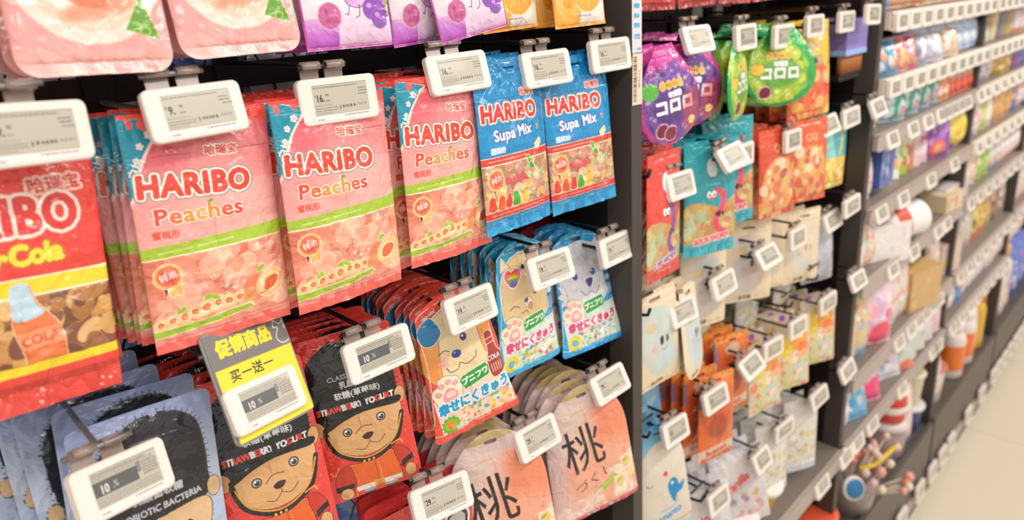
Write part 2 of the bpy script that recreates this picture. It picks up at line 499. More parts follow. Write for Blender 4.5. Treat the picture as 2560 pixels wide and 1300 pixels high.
def wordmark(a, x, y, size, rot, col='#dd4433', sx=.92):
    a.text('HARIBO', x, y, size, col, out='#fbeadf', ow=1.5, out2='#9a8a84', ow2=2.4, rot=rot, sx=sx, bold=1.15, sp=1.1)
def peach_art(k=4):
    w, h = 116, 190; a = Art(w, h, '#f29a98', k); r = R_(4)
    a.grad(0, 0, w, 104, '#dc4a5a', '#f4a8a4'); a.grad(0, 60, w, 112, '#f09a98', '#f5b0aa')
    for i in range(9):
        x = 30+i*9+r.uniform(-3, 3); a.line([(x+r.uniform(-3, 3), 8), (x+r.uniform(-14, 18), 60)], r.uniform(1.5, 4), r.choice(['#e0566a', '#f39a9f', '#ee7c83']), .28)
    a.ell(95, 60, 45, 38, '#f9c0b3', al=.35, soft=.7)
    a.rect(0, 0, w, 9, '#e9493f'); a.rect(0, 9, w, 12.5, '#ef6349')
    # teal corner with blossoms
    a.blob([(-8, 8), (36, 8), (30, 14), (16, 32), (7, 52), (2, 66), (-8, 74)], '#f8d9cd')
    a.blob([(-9, 8), (34, 8), (28, 13.5), (14, 31), (5.6, 51), (.6, 64), (-9, 74)], '#178fa9')
    for (x, y, s) in ((21, 16, 3.4), (13, 24, 2.9)):
        for q in range(5): a.ell(x+s*.55*math.cos(q*1.256), y+s*.55*math.sin(q*1.256), s*.48, s*.4, '#f6dcd7', q*72)
        a.ell(x, y, s*.22, s*.22, '#e88')
    a.text('白桃', 8, 40, 6.2, '#f3e8e0', rot=62, bold=.25)
    a.text('哈瑞宝', 72, 33, 6.2, '#d8473d', out='#fbe3d6', ow=.9, out2='#b4513f', ow2=1.3, rot=-2, bold=.35, sx=1.05)
    wordmark(a, 49, 57, 17.5, -3, sx=.95)
    a.text('Peaches', 48, 80, 13, '#e2553c', out='#fbe0cf', ow=1.1, out2='#c98f80', ow2=1.5, rot=-1, bold=.5, sx=1.14, sp=1.08,
           cols=['#e0493a', '#ee6a3c', '#f0913c', '#e9a03f', '#ef8b3e', '#e6583f', '#df4a3e'])
    a.ell(57, 72.6, 2.6, 1.1, '#74a83a', -20)
    a.text('蜜桃形', 20, 94, 5, '#dc5540', rot=-2, bold=.3)
    # gummies seen through the window
    a.rect(0, 112, w, h, '#ec9078')
    a.speck(2, 114, w-2, 172, 26, ['#d4684e', '#cc6450', '#dc7a5c'], 4, 9, r, 1.5, .5)
    a.speck(2, 114, w-2, 172, 44, PEACH_BITS+['#e07a66', '#f0a07c'], 5, 10.5, r, 1.35, .62, '#fbd0b8')
    a.speck(2, 114, w-2, 172, 34, ['#f8c9ae', '#f3a48c', '#e87f66'], 2.5, 6, r, 1.5, .5)
    a.speck(2, 114, w-2, 172, 26, ['#fff0e2'], .5, 1.6, r, 2.6, .6)
    a.poly([(-1, 103), (w+1, 99), (w+1, 111.5), (-1, 113)], '#fbe2c0'); a.poly([(-1, 103), (w+1, 99), (w+1, 110.5), (-1, 112)], '#a8c63a')
    a.fakeline(12, 108, 26, 1.6, '#e6efb0', r, 2); a.fakeline(42, 107, 30, 1.6, '#e6efb0', r, 2)
    medal(a, 16, 127, 9.5)
    # peaches along the foot
    for x, y, q in ((6, 166, 5), (15, 164, 5.5), (24, 163, 6), (33, 161, 6), (42, 159.5, 7), (52, 158, 6), (61, 159, 6.5), (70, 158, 5.5)): half_peach(a, x, y, q, r.uniform(-60, 30))
    for x, y, ro in ((22, 157, -30), (44, 151.5, -20), (50, 153, 25), (91, 138, -35)): a.ell(x, y, 4.4, 2, '#9cc53c', ro, edge='#e9f0a8', ew=.35)
    a.ell(86, 154, 11, 12, '#ec7e55', 10); a.ell(80, 160, 7, 8, '#f29b6d'); half_peach(a, 99, 153, 13.5, -35); a.ell(99, 153, 8.5, 5, '#e96a3e', -35)
    a.poly([(-1, 171), (75, 171), (w+1, 166), (w+1, 171), (74, 180), (-1, 180)], '#f6c9a8', .0)
    a.poly([(-1, 170), (40, 168.5), (80, 165), (84, 170), (60, 174), (-1, 178)], '#f7dcae'); a.poly([(-1, 171), (40, 169.6), (78, 166.5), (82, 169.5), (60, 173.2), (-1, 177)], '#a2c43b')
    a.grad(0, 177.5, w, 190, '#f3a79b', '#ea6257'); a.rect(0, 183, w, 190, '#ec665b')
    return a
def supa_art(k=4):
    w, h = 116, 190; a = Art(w, h, '#1588c4', k); r = R_(8)
    a.grad(0, 0, w, 95, '#0f7fba', '#1b95d0')
    for i in range(14):
        x = r.uniform(5, 110); a.line([(x, r.uniform(6, 40)), (x+r.uniform(-14, 14), r.uniform(30, 90))], r.uniform(.6, 2.2), r.choice(['#3fb0e0', '#0a6ba5', '#56bfe8']), .3)
    a.line([(3, 62), (7, 46), (16, 32), (30, 22)], .7, '#d8eefa', .8, True); a.text('白桃', 8, 44, 5, '#d8eefa', rot=60, al=.7)
    a.text('哈瑞宝', 82, 38, 6.4, '#d23c35', out='#f9e5dc', ow=.9, out2='#a8423c', ow2=1.3, bold=.35)
    wordmark(a, 50, 57, 18, -1, '#d9352f', sx=.95)
    a.text('Supa Mix', 52, 80, 12.5, '#eef4fb', out='#5b6fc0', ow=1.1, out2='#2f58ab', ow2=1.5, bold=.5, sx=.96, rot=2, sp=1.06)
    a.text('Y', 95, 79, 6, '#e9a338', bold=.6)
    a.text('超缤纷', 24, 97, 5.6, '#e9f2fa', bold=.35)
    a.rect(0, 106, w, h, '#b98a6a')
    a.speck(2, 112, w-2, 166, 60, ['#d98a76', '#cf5c54', '#e9c46c', '#d5b98a', '#c9857a', '#e8a95e', '#a9b86a', '#e4d6ae', '#c63f44'], 3.5, 8, r, 1.6, .72, '#e9cdb0')
    a.speck(2, 112, w-2, 166, 30, ['#fff3e0'], .4, 1.4, r, 2.6, .55)
    a.rect(0, 103, w, 112, '#f3cdbb'); a.rect(0, 103.8, w, 111, '#d84836')
    a.fakeline(8, 107.5, 62, 1.8, '#f8d6c6', r)
    a.poly([(88, 98), (98, 92), (101, 98), (92, 105)], '#e9dba6', edge='#fff', ew=.4)
    a.ell(72, 113, 5, 3.6, '#57b03e', 60, edge='#e9f6d8', ew=.5); a.ell(76, 121, 4.4, 3.4, '#45a038', 40, edge='#e9f6d8', ew=.5)
    medal(a, 17, 128, 11)
    for x, c in ((9, '#e0472f'), (22, '#e8622c'), (35, '#de3b30'), (47, '#3fae38')):
        a.blob([(x-4.6, 161), (x-4.2, 152), (x-1.8, 146.5), (x+2, 146), (x+4.6, 152), (x+5, 161)], c, edge='#f9e3b2', ew=.6)
    a.blob([(55, 160), (58, 146), (64, 141), (69, 148), (66, 160)], '#e7c04c', edge='#f9e3b2', ew=.5)
    a.rect(0, 163, w, 172, '#f3cdbb'); a.rect(0, 164, w, 171, '#d63f35'); a.fakeline(10, 167.5, 92, 1.7, '#f5b9a8', r)
    a.grad(0, 172, w, 190, '#1487c0', '#27a7d9')
    for y in (181, 184, 187): a.line([(0, y), (w, y)], .7, '#66c7ea', .45)
    a.fakeline(9, 176, 24, 1.6, '#a9dcf0', r); a.fakeline(56, 176, 40, 1.4, '#a9dcf0', r)
    return a
def cola_art(k=4):
    w, h = 120, 192; a = Art(w, h, '#e2443a', k); r = R_(12)
    a.rect(0, 0, w, 12, '#e94f40'); a.speck(0, 0, w, 3, 20, ['#c9342c'], .4, 1, r)
    a.text('哈瑞宝', 92, 36, 8, '#c63c3c', out='#f2b6a6', ow=1.3, out2='#f7d3c4', ow2=1.9, bold=.3, sx=1.05, rot=4)
    a.text('HARIBO', 51, 56, 25, '#d93a34', out='#f5dcd0', ow=2.2, out2='#b9a09a', ow2=2.8, bold=1.5, sx=.8, rot=1, sp=1.1)
    a.text('Happy·Cola', 50, 83, 14, '#ecd63a', out='#a98a22', ow=.8, bold=1., sx=.9, rot=2)
    a.rect(0, 101, w, h, '#7c4c33')
    a.speck(2, 112, w-2, 158, 60, ['#a8703e', '#c98f4c', '#6b3a30', '#d9a860', '#8c5238', '#e3bf80', '#5a2c2a'], 4, 9, r, 1.7, .7, '#d7a46a')
    a.rect(0, 98, w, 111, '#f4ecd0'); a.rect(0, 99, w, 109.5, '#ecd22e')
    # bottle
    a.blob([(56, 104), (66, 103), (70, 116), (81, 133), (84, 150), (83, 166), (62, 168), (58, 150), (54, 132), (55, 116)], '#e67a44', edge='#f0d5b5', ew=.5)
    a.blob([(56, 103), (65, 102), (69, 116), (73, 124), (56, 127), (54, 115)], '#b9d3e2'); a.poly([(55, 136), (82, 133), (84, 146), (57, 149)], '#ee9a70')
    a.text('COLA', 69, 141, 6.5, '#d45a3c', rot=6, bold=.2)
    a.rect(0, 158, w, 165, '#ecd22e'); a.rect(84, 112, 104, 166, '#ecd12f', .0)
    a.rect(0, 165, w, 192, '#e0473c'); a.rect(0, 171, w, 175, '#c5392f')
    for i in range(26): a.ell(r.uniform(3, 117), r.uniform(177, 190), r.uniform(.5, 1.6), r.uniform(.4, 1), '#f6b48e', r.uniform(0, 90))
    return a

def paw(a, x, y, s, rnd=None):
    pts = [(x+s*px, y+s*py) for px, py in ((-1, .1), (-.95, -.35), (-.55, -.55), (-.5, -.9), (0, -1.05), (.45, -.9), (.8, -.75), (.95, -.3), (.95, .2), (.75, .75), (.1, 1.05), (-.65, .8))]
    a.blob(pts, '#f3e3c4', edge='#4a3f6b', ew=.5)
    a.blob([(x+s*px, y+s*py) for px, py in ((-.4, .3), (0, -.18), (.45, -.05), (.6, .4), (.2, .75), (-.2, .72))], '#ef9a9c')
    a.ell(x+s*.15, y+s*.2, s*.25, s*.18, '#fbd0cc', soft=.6)
    for px, py in ((-.62, -.02), (-.35, -.5), (.15, -.62), (.58, -.4)): a.ell(x+s*px, y+s*py, s*.2, s*.17, '#ee8f94'); a.ell(x+s*px, y+s*py-.2, s*.09, s*.07, '#fbd0cc')
def dog_art(base, face, ear, title, variant, k=4):
    w, h = 118, 170; a = Art(w, h, base, k); r = R_(20+variant)
    # head
    a.blob([(20, 44), (34, 24), (58, 17), (82, 24), (96, 44), (97, 78), (92, 100), (60, 108), (24, 100), (18, 78)], face, edge='#fff6ea', ew=2.2)
    a.blob([(20, 44), (34, 24), (58, 17), (82, 24), (96, 44), (97, 78), (92, 100), (60, 108), (24, 100), (18, 78)], face, edge='#55486e', ew=.5)
    if variant == 0:
        a.blob([(22, 36), (12, 52), (8, 78), (16, 96), (27, 98), (31, 70), (36, 38)], ear, edge='#55486e', ew=.6); a.blob([(86, 34), (98, 44), (105, 66), (98, 88), (90, 84), (86, 60)], ear, edge='#55486e', ew=.6)
        a.blob([(14, 30), (30, 20), (38, 30), (40, 42), (28, 52), (16, 48)], '#1d7fb8', edge='#fff', ew=.7)
        ex, ey = 66, 56; a.ell(ex, ey, 4.4, 5, '#2f3688'); a.ell(ex-1, ey-1.5, 1.3, 1.3, '#fff')
        a.line([(30, 66), (38, 63), (44, 66)], 1, '#3b3560', 1, True); a.ell(34, 76, 5, 4.5, '#f2a9a0', al=.7, soft=.6)
        a.ell(52, 72, 6.5, 5, '#31399a', 8); a.ell(50, 70, 2, 1.3, '#8f9ad8')
        a.line([(36, 84), (40, 91), (50, 90), (54, 84), (62, 89), (74, 85), (77, 78)], 1, '#3b3560', 1, True)
    elif variant == 1:
        for ex in (26, 80): a.poly([(ex-8, 34), (ex+(-4 if ex < 50 else 6), 14), (ex+10, 30)], ear, edge='#55486e', ew=.6)
        for hx_, hy in ((38, 44), (72, 40)):
            hp = [(hx_, hy+13), (hx_-12, hy+2), (hx_-13, hy-7), (hx_-6, hy-11), (hx_, hy-6), (hx_+6, hy-11), (hx_+13, hy-7), (hx_+12, hy+2)]
            a.blob(hp, '#ee7d9c', edge='#fff', ew=1.6)
            for q, c in enumerate(('#e8453c', '#f29a2e', '#f4e03a', '#58b848', '#2e8fd0', '#7456b8')):
                a.ell(hx_, hy-7+q*3.2, 9.5*math.sqrt(max(.1, 1-(q/7.)**2)), 1.8, c)
        a.ell(74, 68, 4.6, 5.4, '#2f3688'); a.ell(73, 66, 1.4, 1.4, '#fff'); a.line([(28, 84), (36, 80), (44, 84)], 1, '#3b3560', 1, True)
        a.ell(60, 80, 7, 6, '#f7ecd8', edge='#4a4070', ew=.5); a.ell(57, 77, 4, 3.2, '#31399a'); a.ell(64, 86, 3.4, 4, '#f0a06a', edge='#4a4070', ew=.4)
        a.line([(46, 92), (56, 90), (60, 96)], .9, '#3b3560')
    else:
        a.poly([(20, 40), (30, 14), (44, 26)], ear, edge='#55486e', ew=.6); a.poly([(78, 26), (94, 14), (98, 40)], ear, edge='#55486e', ew=.6)
        a.ell(58, 34, 16, 12, '#b9bcc4', al=.6, soft=.5)
        for ex in (42, 76): a.ell(ex, 62, 4.6, 5.2, '#3157b4'); a.ell(ex-1, 60, 1.4, 1.4, '#fff')
        a.blob([(60, 70), (73, 70), (70, 79), (65, 82), (61, 77)], '#46368e')
        a.line([(48, 84), (56, 92), (66, 88), (76, 93), (84, 84)], .9, '#4a4070', 1, True)
        a.poly([(22, 74), (10, 68), (16, 80), (6, 84), (16, 90), (10, 98), (24, 98)], '#e4e2ea', edge='#55486e', ew=.5)
    # outline just inside the rim
    rim_ = [(14, 20), (40, 8), (78, 8), (104, 20), (103, 60), (106, 100), (112, 140), (112, 161), (8, 161), (6, 140), (12, 100), (15, 60)]
    a.line(crom(rim_, True, 5)+[crom(rim_, True, 5)[0]], .9, '#ffffff', .8)
    # lower picture field
    a.poly([(10, 118), (112, 108), (114, 160), (12, 163)], '#fbf3dc', .8)
    cols = ['#f2a23a', '#e55046', '#6ab84a', '#38a3d8', '#f4d24a', '#f3b9b0', '#ffffff', '#d9c39a']
    a.speck(22, 138, 110, 158, 90, cols, .8, 2.8, r, 1.6, .85)
    a.ell(24, 153, 11.5, 10, '#8cc63c' if variant == 0 else '#f0d33a', edge='#fff', ew=.6)
    for q in range(12): a.ell(24+10*math.cos(q*.52), 153+9*math.sin(q*.52), 2.6, 2.2, '#e9d53a' if variant != 0 else '#6db43a')
    a.ell(24, 153, 5.5, 5, '#f0883a' if variant == 0 else '#5fb6d8')
    a.text(('コーラ', 'ソーダ', 'ソーダ')[variant], 40, 160, 5, '#3a9c4a', out='#fff', ow=.7, rot=6, bold=.3)
    # cup or bottle at the right edge
    if variant == 0:
        a.blob([(92, 66), (97, 62), (102, 66), (104, 84), (110, 96), (109, 116), (92, 120), (88, 100), (92, 86)], '#a83a30', edge='#fbe6da', ew=.8)
        for yy in (72, 78): a.line([(92, yy), (104, yy-1)], 1, '#f3d6c8')
        a.text('COLA', 98, 96, 6.2, '#fbeee4', out='#7c241f', ow=.5, bold=.3, sx=.8)
        for q in range(5): a.line([(92+q*3.4, 104), (93+q*3.2, 114)], 1, '#f3d6c8')
    else:
        a.poly([(94, 44), (111, 46), (114, 104), (100, 104)], '#1f86c8', edge='#7fc6e8', ew=.8)
        for q in range(4): a.line([(98+q*3.4, 84), (100+q*3, 100)], 1, '#e4f3fa')
        a.ell(103, 76, 6, 4, '#cfe8f5'); a.line([(98, 66), (106, 60), (110, 66)], 1, '#e4f3fa')
    paw(a, 30, 112, 19)
    a.poly([(47, 106), (52, 101), (84, 97), (88, 103), (86, 113), (52, 118)], '#2f9a46', edge='#dff0d8', ew=.7)
    a.text('プニフワ', 68, 107.5, 7, '#f1f8e6', bold=.5, rot=5, sx=.98)
    a.text('幸せにくきゅう', 61, 131, 11.5 if variant == 0 else 10.8, title, out='#fffaf4', ow=1.3, out2='#b9c7dc', ow2=1.7, bold=.9, rot=2, sx=.89, shear=.1)
    a.fakeline(52, 142, 48, 1.4, '#5a5f9a', r, 5)
    a.text('GRIP HERE', 32, 17, 3, '#cfe0ee', bold=.1, rot=14) if variant == 0 else None
    if variant == 2: a.rect(0, 166, w, h, '#1292cf')
    return a
def bear_art(k=4):
    w, h = 104, 186; a = Art(w, h, '#e0423a', k); r = R_(31)
    for i in range(150):
        x, y = r.uniform(3, 101), r.uniform(3, 183); c = '#f08a78'
        if r.random() < .5: a.ell(x, y, .9, .9, c, al=.6); a.ell(x, y, .5, .5, '#e0423a')
        else: a.line([(x-1, y-.8), (x, y+.8), (x+1, y-.8)], .4, c, .6)
    # fur hat
    hat = [(30, 12), (50, 4), (74, 5), (92, 18), (97, 40), (97, 70), (94, 92), (60, 90), (16, 97), (8, 78), (8, 44), (14, 24)]
    P = crom(hat, True, 10); a.poly(P, '#17191a')
    for (x, y) in P[::2]:
        dx, dy = x-54, y-52; L = math.hypot(dx, dy)
        a.line([(x, y), (x+dx/L*2.8+r.uniform(-.8, .8), y+dy/L*2.8)], .55, '#17191a')
    a.grad(20, 12, 88, 60, '#2b3030', '#191b1c', al=.0)
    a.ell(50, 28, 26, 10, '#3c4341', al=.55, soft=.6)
    a.text('CLASSIC BEAR', 52, 47, 5.2, '#aeb6b6', bold=.12)
    a.text('乳酸菌', 52, 56, 6, '#d9dddc', bold=.2); a.text('软糖(草莓味)', 56, 67, 6.2, '#e9ecea', bold=.3)
    a.text('STRAWBERRY YOGURT', 52, 80, 6.6, '#e5453c', bold=.5, sx=.84, cols=['#e5453c', '#eceeed', '#e5453c', '#e5453c', '#e5453c', '#eceeed', '#e5453c', '#eceeed', '#eceeed', '#1d1e1f', '#eceeed', '#eceeed', '#e5453c', '#eceeed', '#e5453c', '#eceeed'])
    # ears, face
    a.ell(9, 98, 6.5, 9, '#d8a26a', -10, edge='#2a2220', ew=.5); a.ell(98, 84, 5.5, 9, '#d8a26a', 8, edge='#2a2220', ew=.5)
    a.blob([(16, 100), (36, 91), (64, 86), (94, 88), (95, 108), (84, 128), (64, 138), (44, 138), (26, 128), (16, 112)], '#d9a873', edge='#2a2220', ew=.5)
    a.blob([(14, 98), (32, 90), (62, 84), (96, 84), (94, 92), (62, 90), (36, 95), (17, 103)], '#1a1c1d')
    for ex, ey in ((37, 108), (74, 101)): a.ell(ex, ey, 5, 5, '#2d2a2e'); a.ell(ex, ey, 3.8, 3.8, '#b9b4b6'); a.ell(ex+.4, ey+.6, 2.6, 2.6, '#3a3638'); a.ell(ex-1, ey-1.2, 1, 1, '#fff')
    a.line([(45, 112), (53, 106), (63, 107)], 1, '#7a4f36', 1, True)
    a.blob([(51, 117), (57, 114), (63, 116), (59, 121), (53, 121)], '#3b2420')
    a.line([(57, 121), (57, 125), (50, 132), (42, 129)], .9, '#7a4f36', 1, True); a.line([(57, 125), (66, 129), (74, 122)], .9, '#7a4f36', 1, True)
    # chin strap, body
    a.line([(15, 104), (22, 128), (44, 143), (64, 143), (86, 130), (96, 104)], 5.2, '#27211f', 1, True); a.line([(17, 108), (25, 128), (45, 140.5), (64, 140.5), (84, 128), (95, 106)], 1.6, '#e0a545', 1, True)
    a.blob([(28, 146), (44, 147), (62, 147), (78, 142), (82, 164), (80, 186), (34, 188), (32, 166)], '#e4662f', edge='#2a1c18', ew=.6)
    a.blob([(26, 146), (32, 150), (33, 172), (22, 176), (13, 172), (15, 156)], '#c93a2c', edge='#2a1c18', ew=.6); a.blob([(80, 140), (90, 143), (97, 156), (96, 166), (86, 168), (81, 156)], '#c93a2c', edge='#2a1c18', ew=.6)
    a.poly([(12, 168), (32, 168), (31, 173), (12, 174)], '#2a2220'); a.poly([(84, 160), (98, 154), (98, 160), (85, 167)], '#2a2220')
    a.ell(22, 179, 7, 7, '#d9a873', edge='#2a2220', ew=.5); a.ell(93, 173, 6, 7.5, '#d9a873', edge='#2a2220', ew=.5)
    a.rect(33, 174, 82, 181, '#efe6dd'); a.rect(33, 181, 82, 184, '#a9a29c'); a.rect(33, 184, 82, 186, '#5b5652'); a.rect(52, 172.5, 63, 182.5, '#e0a545'); a.rect(55, 175.5, 60, 179.5, '#c98a32')
    for yy in range(152, 174, 3): a.ell(61, yy, .7, .7, '#f2c478')
    a.line([(57.5, 146), (57.5, 173)], .5, '#7c2a1c')
    for x in (47, 52, 57): a.ell(x, 145.5, 1.5, 1.5, '#e9b455')
    a.line([(10, 149), (15, 154), (20, 145)], 1.4, '#e0a545'); a.line([(78, 136), (88, 133), (90, 138)], 1.6, '#e0a545')
    a.rect(44, 186, 76, 190, '#5b5652')
    return a
def bacteria_art(k=3):
    w, h = 112, 190; a = Art(w, h, '#aebfdd', k); r = R_(33)
    a.grad(0, 0, w, 90, '#8f9cc4', '#c3d2e8')
    hat = [(30, 18), (52, 8), (78, 9), (96, 22), (101, 44), (101, 70), (98, 92), (60, 96), (22, 97), (14, 78), (14, 44), (20, 28)]
    P = crom(hat, True, 10); a.poly(P, '#22242b')
    for (x, y) in P[::2]:
        dx, dy = x-58, y-52; L = math.hypot(dx, dy); a.line([(x, y), (x+dx/L*2.8, y+dy/L*2.8)], .6, '#22242b')
    a.text('PROBIOTIC BACTERIA', 58, 86, 6, '#c9ccd4', bold=.4, sx=.85, rot=2); a.text('乳酸菌软糖', 58, 74, 6, '#c9ccd4', bold=.2)
    a.ell(104, 88, 6, 9, '#d8b48a', edge='#2a2220', ew=.5); a.ell(12, 98, 6, 9, '#d8b48a', edge='#2a2220', ew=.5)
    a.blob([(22, 100), (60, 95), (96, 94), (98, 116), (84, 136), (44, 138), (26, 124)], '#dcb88e', edge='#2a2220', ew=.5)
    for ex in (42, 78): a.ell(ex, 112, 4.5, 4.5, '#2d2a2e')
    a.ell(60, 122, 5, 3.4, '#3b2420')
    a.blob([(34, 146), (84, 144), (92, 190), (28, 190)], '#3a4a8c', edge='#20202a', ew=.6)
    return a
def momo_art(k=4):
    w, h = 150, 215; a = Art(w, h, '#dcc3c6', k); r = R_(41)
    a.grad(0, 0, w, h, '#cdb4b8', '#efc6c0')
    a.ell(98, 120, 62, 78, '#f0a48c', 12, al=.95, soft=.25); a.ell(112, 90, 40, 44, '#ee8a68', 20, al=.8, soft=.6); a.ell(92, 150, 50, 40, '#f6b498', al=.8, soft=.6)
    a.ell(48, 60, 26, 40, '#e6cfc4', al=.7, soft=.7); a.line([(66, 30), (74, 60), (70, 100), (78, 150)], 1.6, '#e79a8a', .5, True)
    a.fakeline(48, 38, 26, 3, '#d9b24a', r, 8, .7)
    # brush-written character
    a.rect(40, 0, 102, 13, '#b09a50', .7); a.text('桃', 60, 98, 58, '#2a2022', sx=.82, bold=.25, rot=4, shear=-.04)
    a.text('づくし', 70, 152, 15, '#4a3330', sx=1.1, rot=14, shear=.1)
    a.blob([(66, 176), (92, 164), (116, 154), (108, 166), (84, 180), (68, 184)], '#a5c440'); a.fakeline(78, 174, 26, 2.2, '#e8f0a0', r, 22)
    a.speck(96, 140, 148, 205, 40, ['#f3cfc4', '#efb2a2', '#f8e2cc', '#e99a8c', '#cfd886', '#f6d27a'], 4, 9, r, 1.4, .75, '#fbeee6')
    for x, y in ((112, 178), (126, 150)):
        a.rect(x-10, y-12, x+12, y+14, '#f6e6d6', .9); a.ell(x, y, 8, 9, '#f3d27a'); a.ell(x-2, y-3, 5, 2, '#9cc04a', -20)
    a.speck(10, 180, 90, 205, 26, ['#f8ddd0', '#efb2a2', '#f6c9b8'], 4, 9, r, 1.4, .7, '#fbeee6')
    a.rect(0, 208, w, h, '#dd5f68')
    a.text('ももづくし', 128, 118, 4.5, '#c77', rot=72, al=.8)
    return a
def rose_art(k=3):
    w, h = 100, 170; a = Art(w, h, '#eea6a6', k); r = R_(51)
    a.grad(0, 0, w, h, '#e39498', '#efaaa6')
    cx, cy = 50, 108
    for rad, n, c in ((46, 7, '#f2dfd4'), (37, 6, '#f0cdb8'), (29, 6, '#f8e8de'), (20, 5, '#ee9270'), (12, 4, '#f9d9cc'), (7, 3, '#ee8f80')):
        for q in range(n):
            t = q*2*math.pi/n+rad; a.ell(cx+rad*.45*math.cos(t), cy+rad*.42*math.sin(t), rad*.62, rad*.5, c, math.degrees(t)+90, edge='#f3cdbc' if rad > 20 else '#f4a58c', ew=.7)
    a.ell(56, 126, 20, 6, '#e8704a', -14, al=.6, soft=.5)
    a.poly([(82, 118), (92, 148), (69, 141)], '#6a9f35', edge='#d8e6a8', ew=.4); a.ell(82, 142, 4, 3.4, '#b9d27c', al=.8); a.ell(82, 142, 2.8, 2.2, '#6a9f35')
    a.grad(0, 152, w, h, '#f0a9a6', '#fac9c0')
    return a
def heart_art(k=3):
    w, h = 128, 190; a = Art(w, h, '#cf3a38', k); r = R_(57)
    a.speck(4, 4, 124, 186, 24, ['#c03230', '#d84a46'], 4, 12, r, 1.5, .5)
    a.text('小猫饼软糖', 34, 34, 9, '#241a1a', out='#e8d0c8', ow=.7, bold=.5, rot=4); a.fakeline(16, 22, 40, 3, '#241a1a', r, 4)
    for e_, c_ in ((3.4, '#f2ece8'), (0, '#201c1e')):
        a.blob([(84, 84), (52, 60), (46, 42), (58, 32), (74, 38), (84, 46), (96, 36), (112, 36), (120, 48), (112, 66)], c_, edge=c_, ew=e_+.01)
    a.blob([(84, 80), (55, 58), (50, 43), (59, 35), (73, 41), (84, 50), (96, 40), (110, 40), (116, 49), (109, 64)], '#b9b6b8')
    a.ell(108, 18, 8, 7, '#e8a8a0', al=.0); a.line([(104, 14), (110, 20), (116, 13), (110, 26), (104, 14)], .8, '#f0a8a0', .8, True)
    a.blob([(30, 110), (84, 96), (110, 112), (110, 170), (24, 170)], '#9a979a', edge='#201c1e', ew=1.4)
    a.ell(56, 134, 5, 6, '#201c1e'); a.ell(86, 130, 5, 6, '#201c1e')
    return a
def grape_art(k=3):
    w, h = 88, 150; a = Art(w, h, '#efe3ea', k); r = R_(61)
    a.grad(0, 110, w, h, '#efe3ea', '#dfb6dc'); a.grad(0, 124, 30, h, '#dca6e0', '#a93bb0')
    for x, y in ((17, 92), (24, 122), (18, 60)):
        a.blob([(x-9, y-6), (x, y-11), (x+9, y-5), (x+9, y+6), (x, y+11), (x-9, y+6)], '#c8679a', edge='#e3b0c8', ew=.5); a.speck(x-6, y-6, x+6, y+6, 10, ['#dd8fb6', '#b54f86'], 1, 2.4, r)
    a.blob([(40, 88), (52, 84), (60, 92), (58, 114), (44, 114), (38, 102)], '#dba5dd', edge='#4a2a50', ew=.6); a.line([(44, 114), (42, 122), (39, 121)], .7, '#3a2140'); a.line([(54, 114), (53, 123), (49, 125)], .7, '#3a2140'); a.line([(40, 94), (34, 90)], .7, '#3a2140')
    for x, y in ((66, 82), (74, 92), (64, 100), (76, 108), (66, 118), (78, 78), (84, 98), (74, 126), (84, 116)): a.ell(x, y, 9, 9, '#8e4bb4', edge='#a86bc8', ew=.5); a.ell(x-2, y-3, 3, 2.2, '#c49adf')
    a.poly([(70, 72), (88, 64), (88, 80), (80, 82)], '#a6cf3e'); a.poly([(82, 108), (88, 102), (88, 126), (84, 124)], '#a6cf3e')
    a.fakeline(64, 132, 20, 1.6, '#4a8a4a', r); a.line([(0, 148.6), (w, 148.6)], 2, '#c04aa0'); a.line([(.6, 0), (.6, h)], 2, '#c04aa0'); a.line([(w-.8, 0), (w-.8, h)], 2, '#8a3f9a')
    return a
def orange_art(k=3):
    w, h = 88, 150; a = Art(w, h, '#f3e4d6', k); r = R_(63)
    a.grad(0, 100, 40, h, '#f5d9a4', '#f0a030'); a.ell(54, 112, 24, 22, '#f2a838', edge='#fbe0a8', ew=1.2)
    for q in range(8): a.line([(54, 112), (54+20*math.cos(q*.785), 112+18*math.sin(q*.785))], .8, '#fbdc98')
    for x, y in ((18, 82), (22, 122)): a.ell(x, y, 10, 10, '#f0a838', edge='#f8d08c', ew=.6); a.speck(x-6, y-6, x+6, y+6, 10, ['#f8c868', '#e08a28'], 1, 2.2, r)
    a.blob([(50, 76), (62, 72), (70, 80), (66, 98), (52, 98)], '#f2b050', edge='#b0552a', ew=.6); a.line([(56, 74), (54, 82)], .8, '#7a3a20'); a.line([(64, 74), (65, 82)], .8, '#7a3a20')
    a.fakeline(34, 138, 26, 1.8, '#4a7ac0', r)
    for e in ([(1, 0), (1, h)], [(w-1, 0), (w-1, h)], [(0, h-1.2), (w, h-1.2)]): a.line(e, 3, '#ef9a2e')
    return a
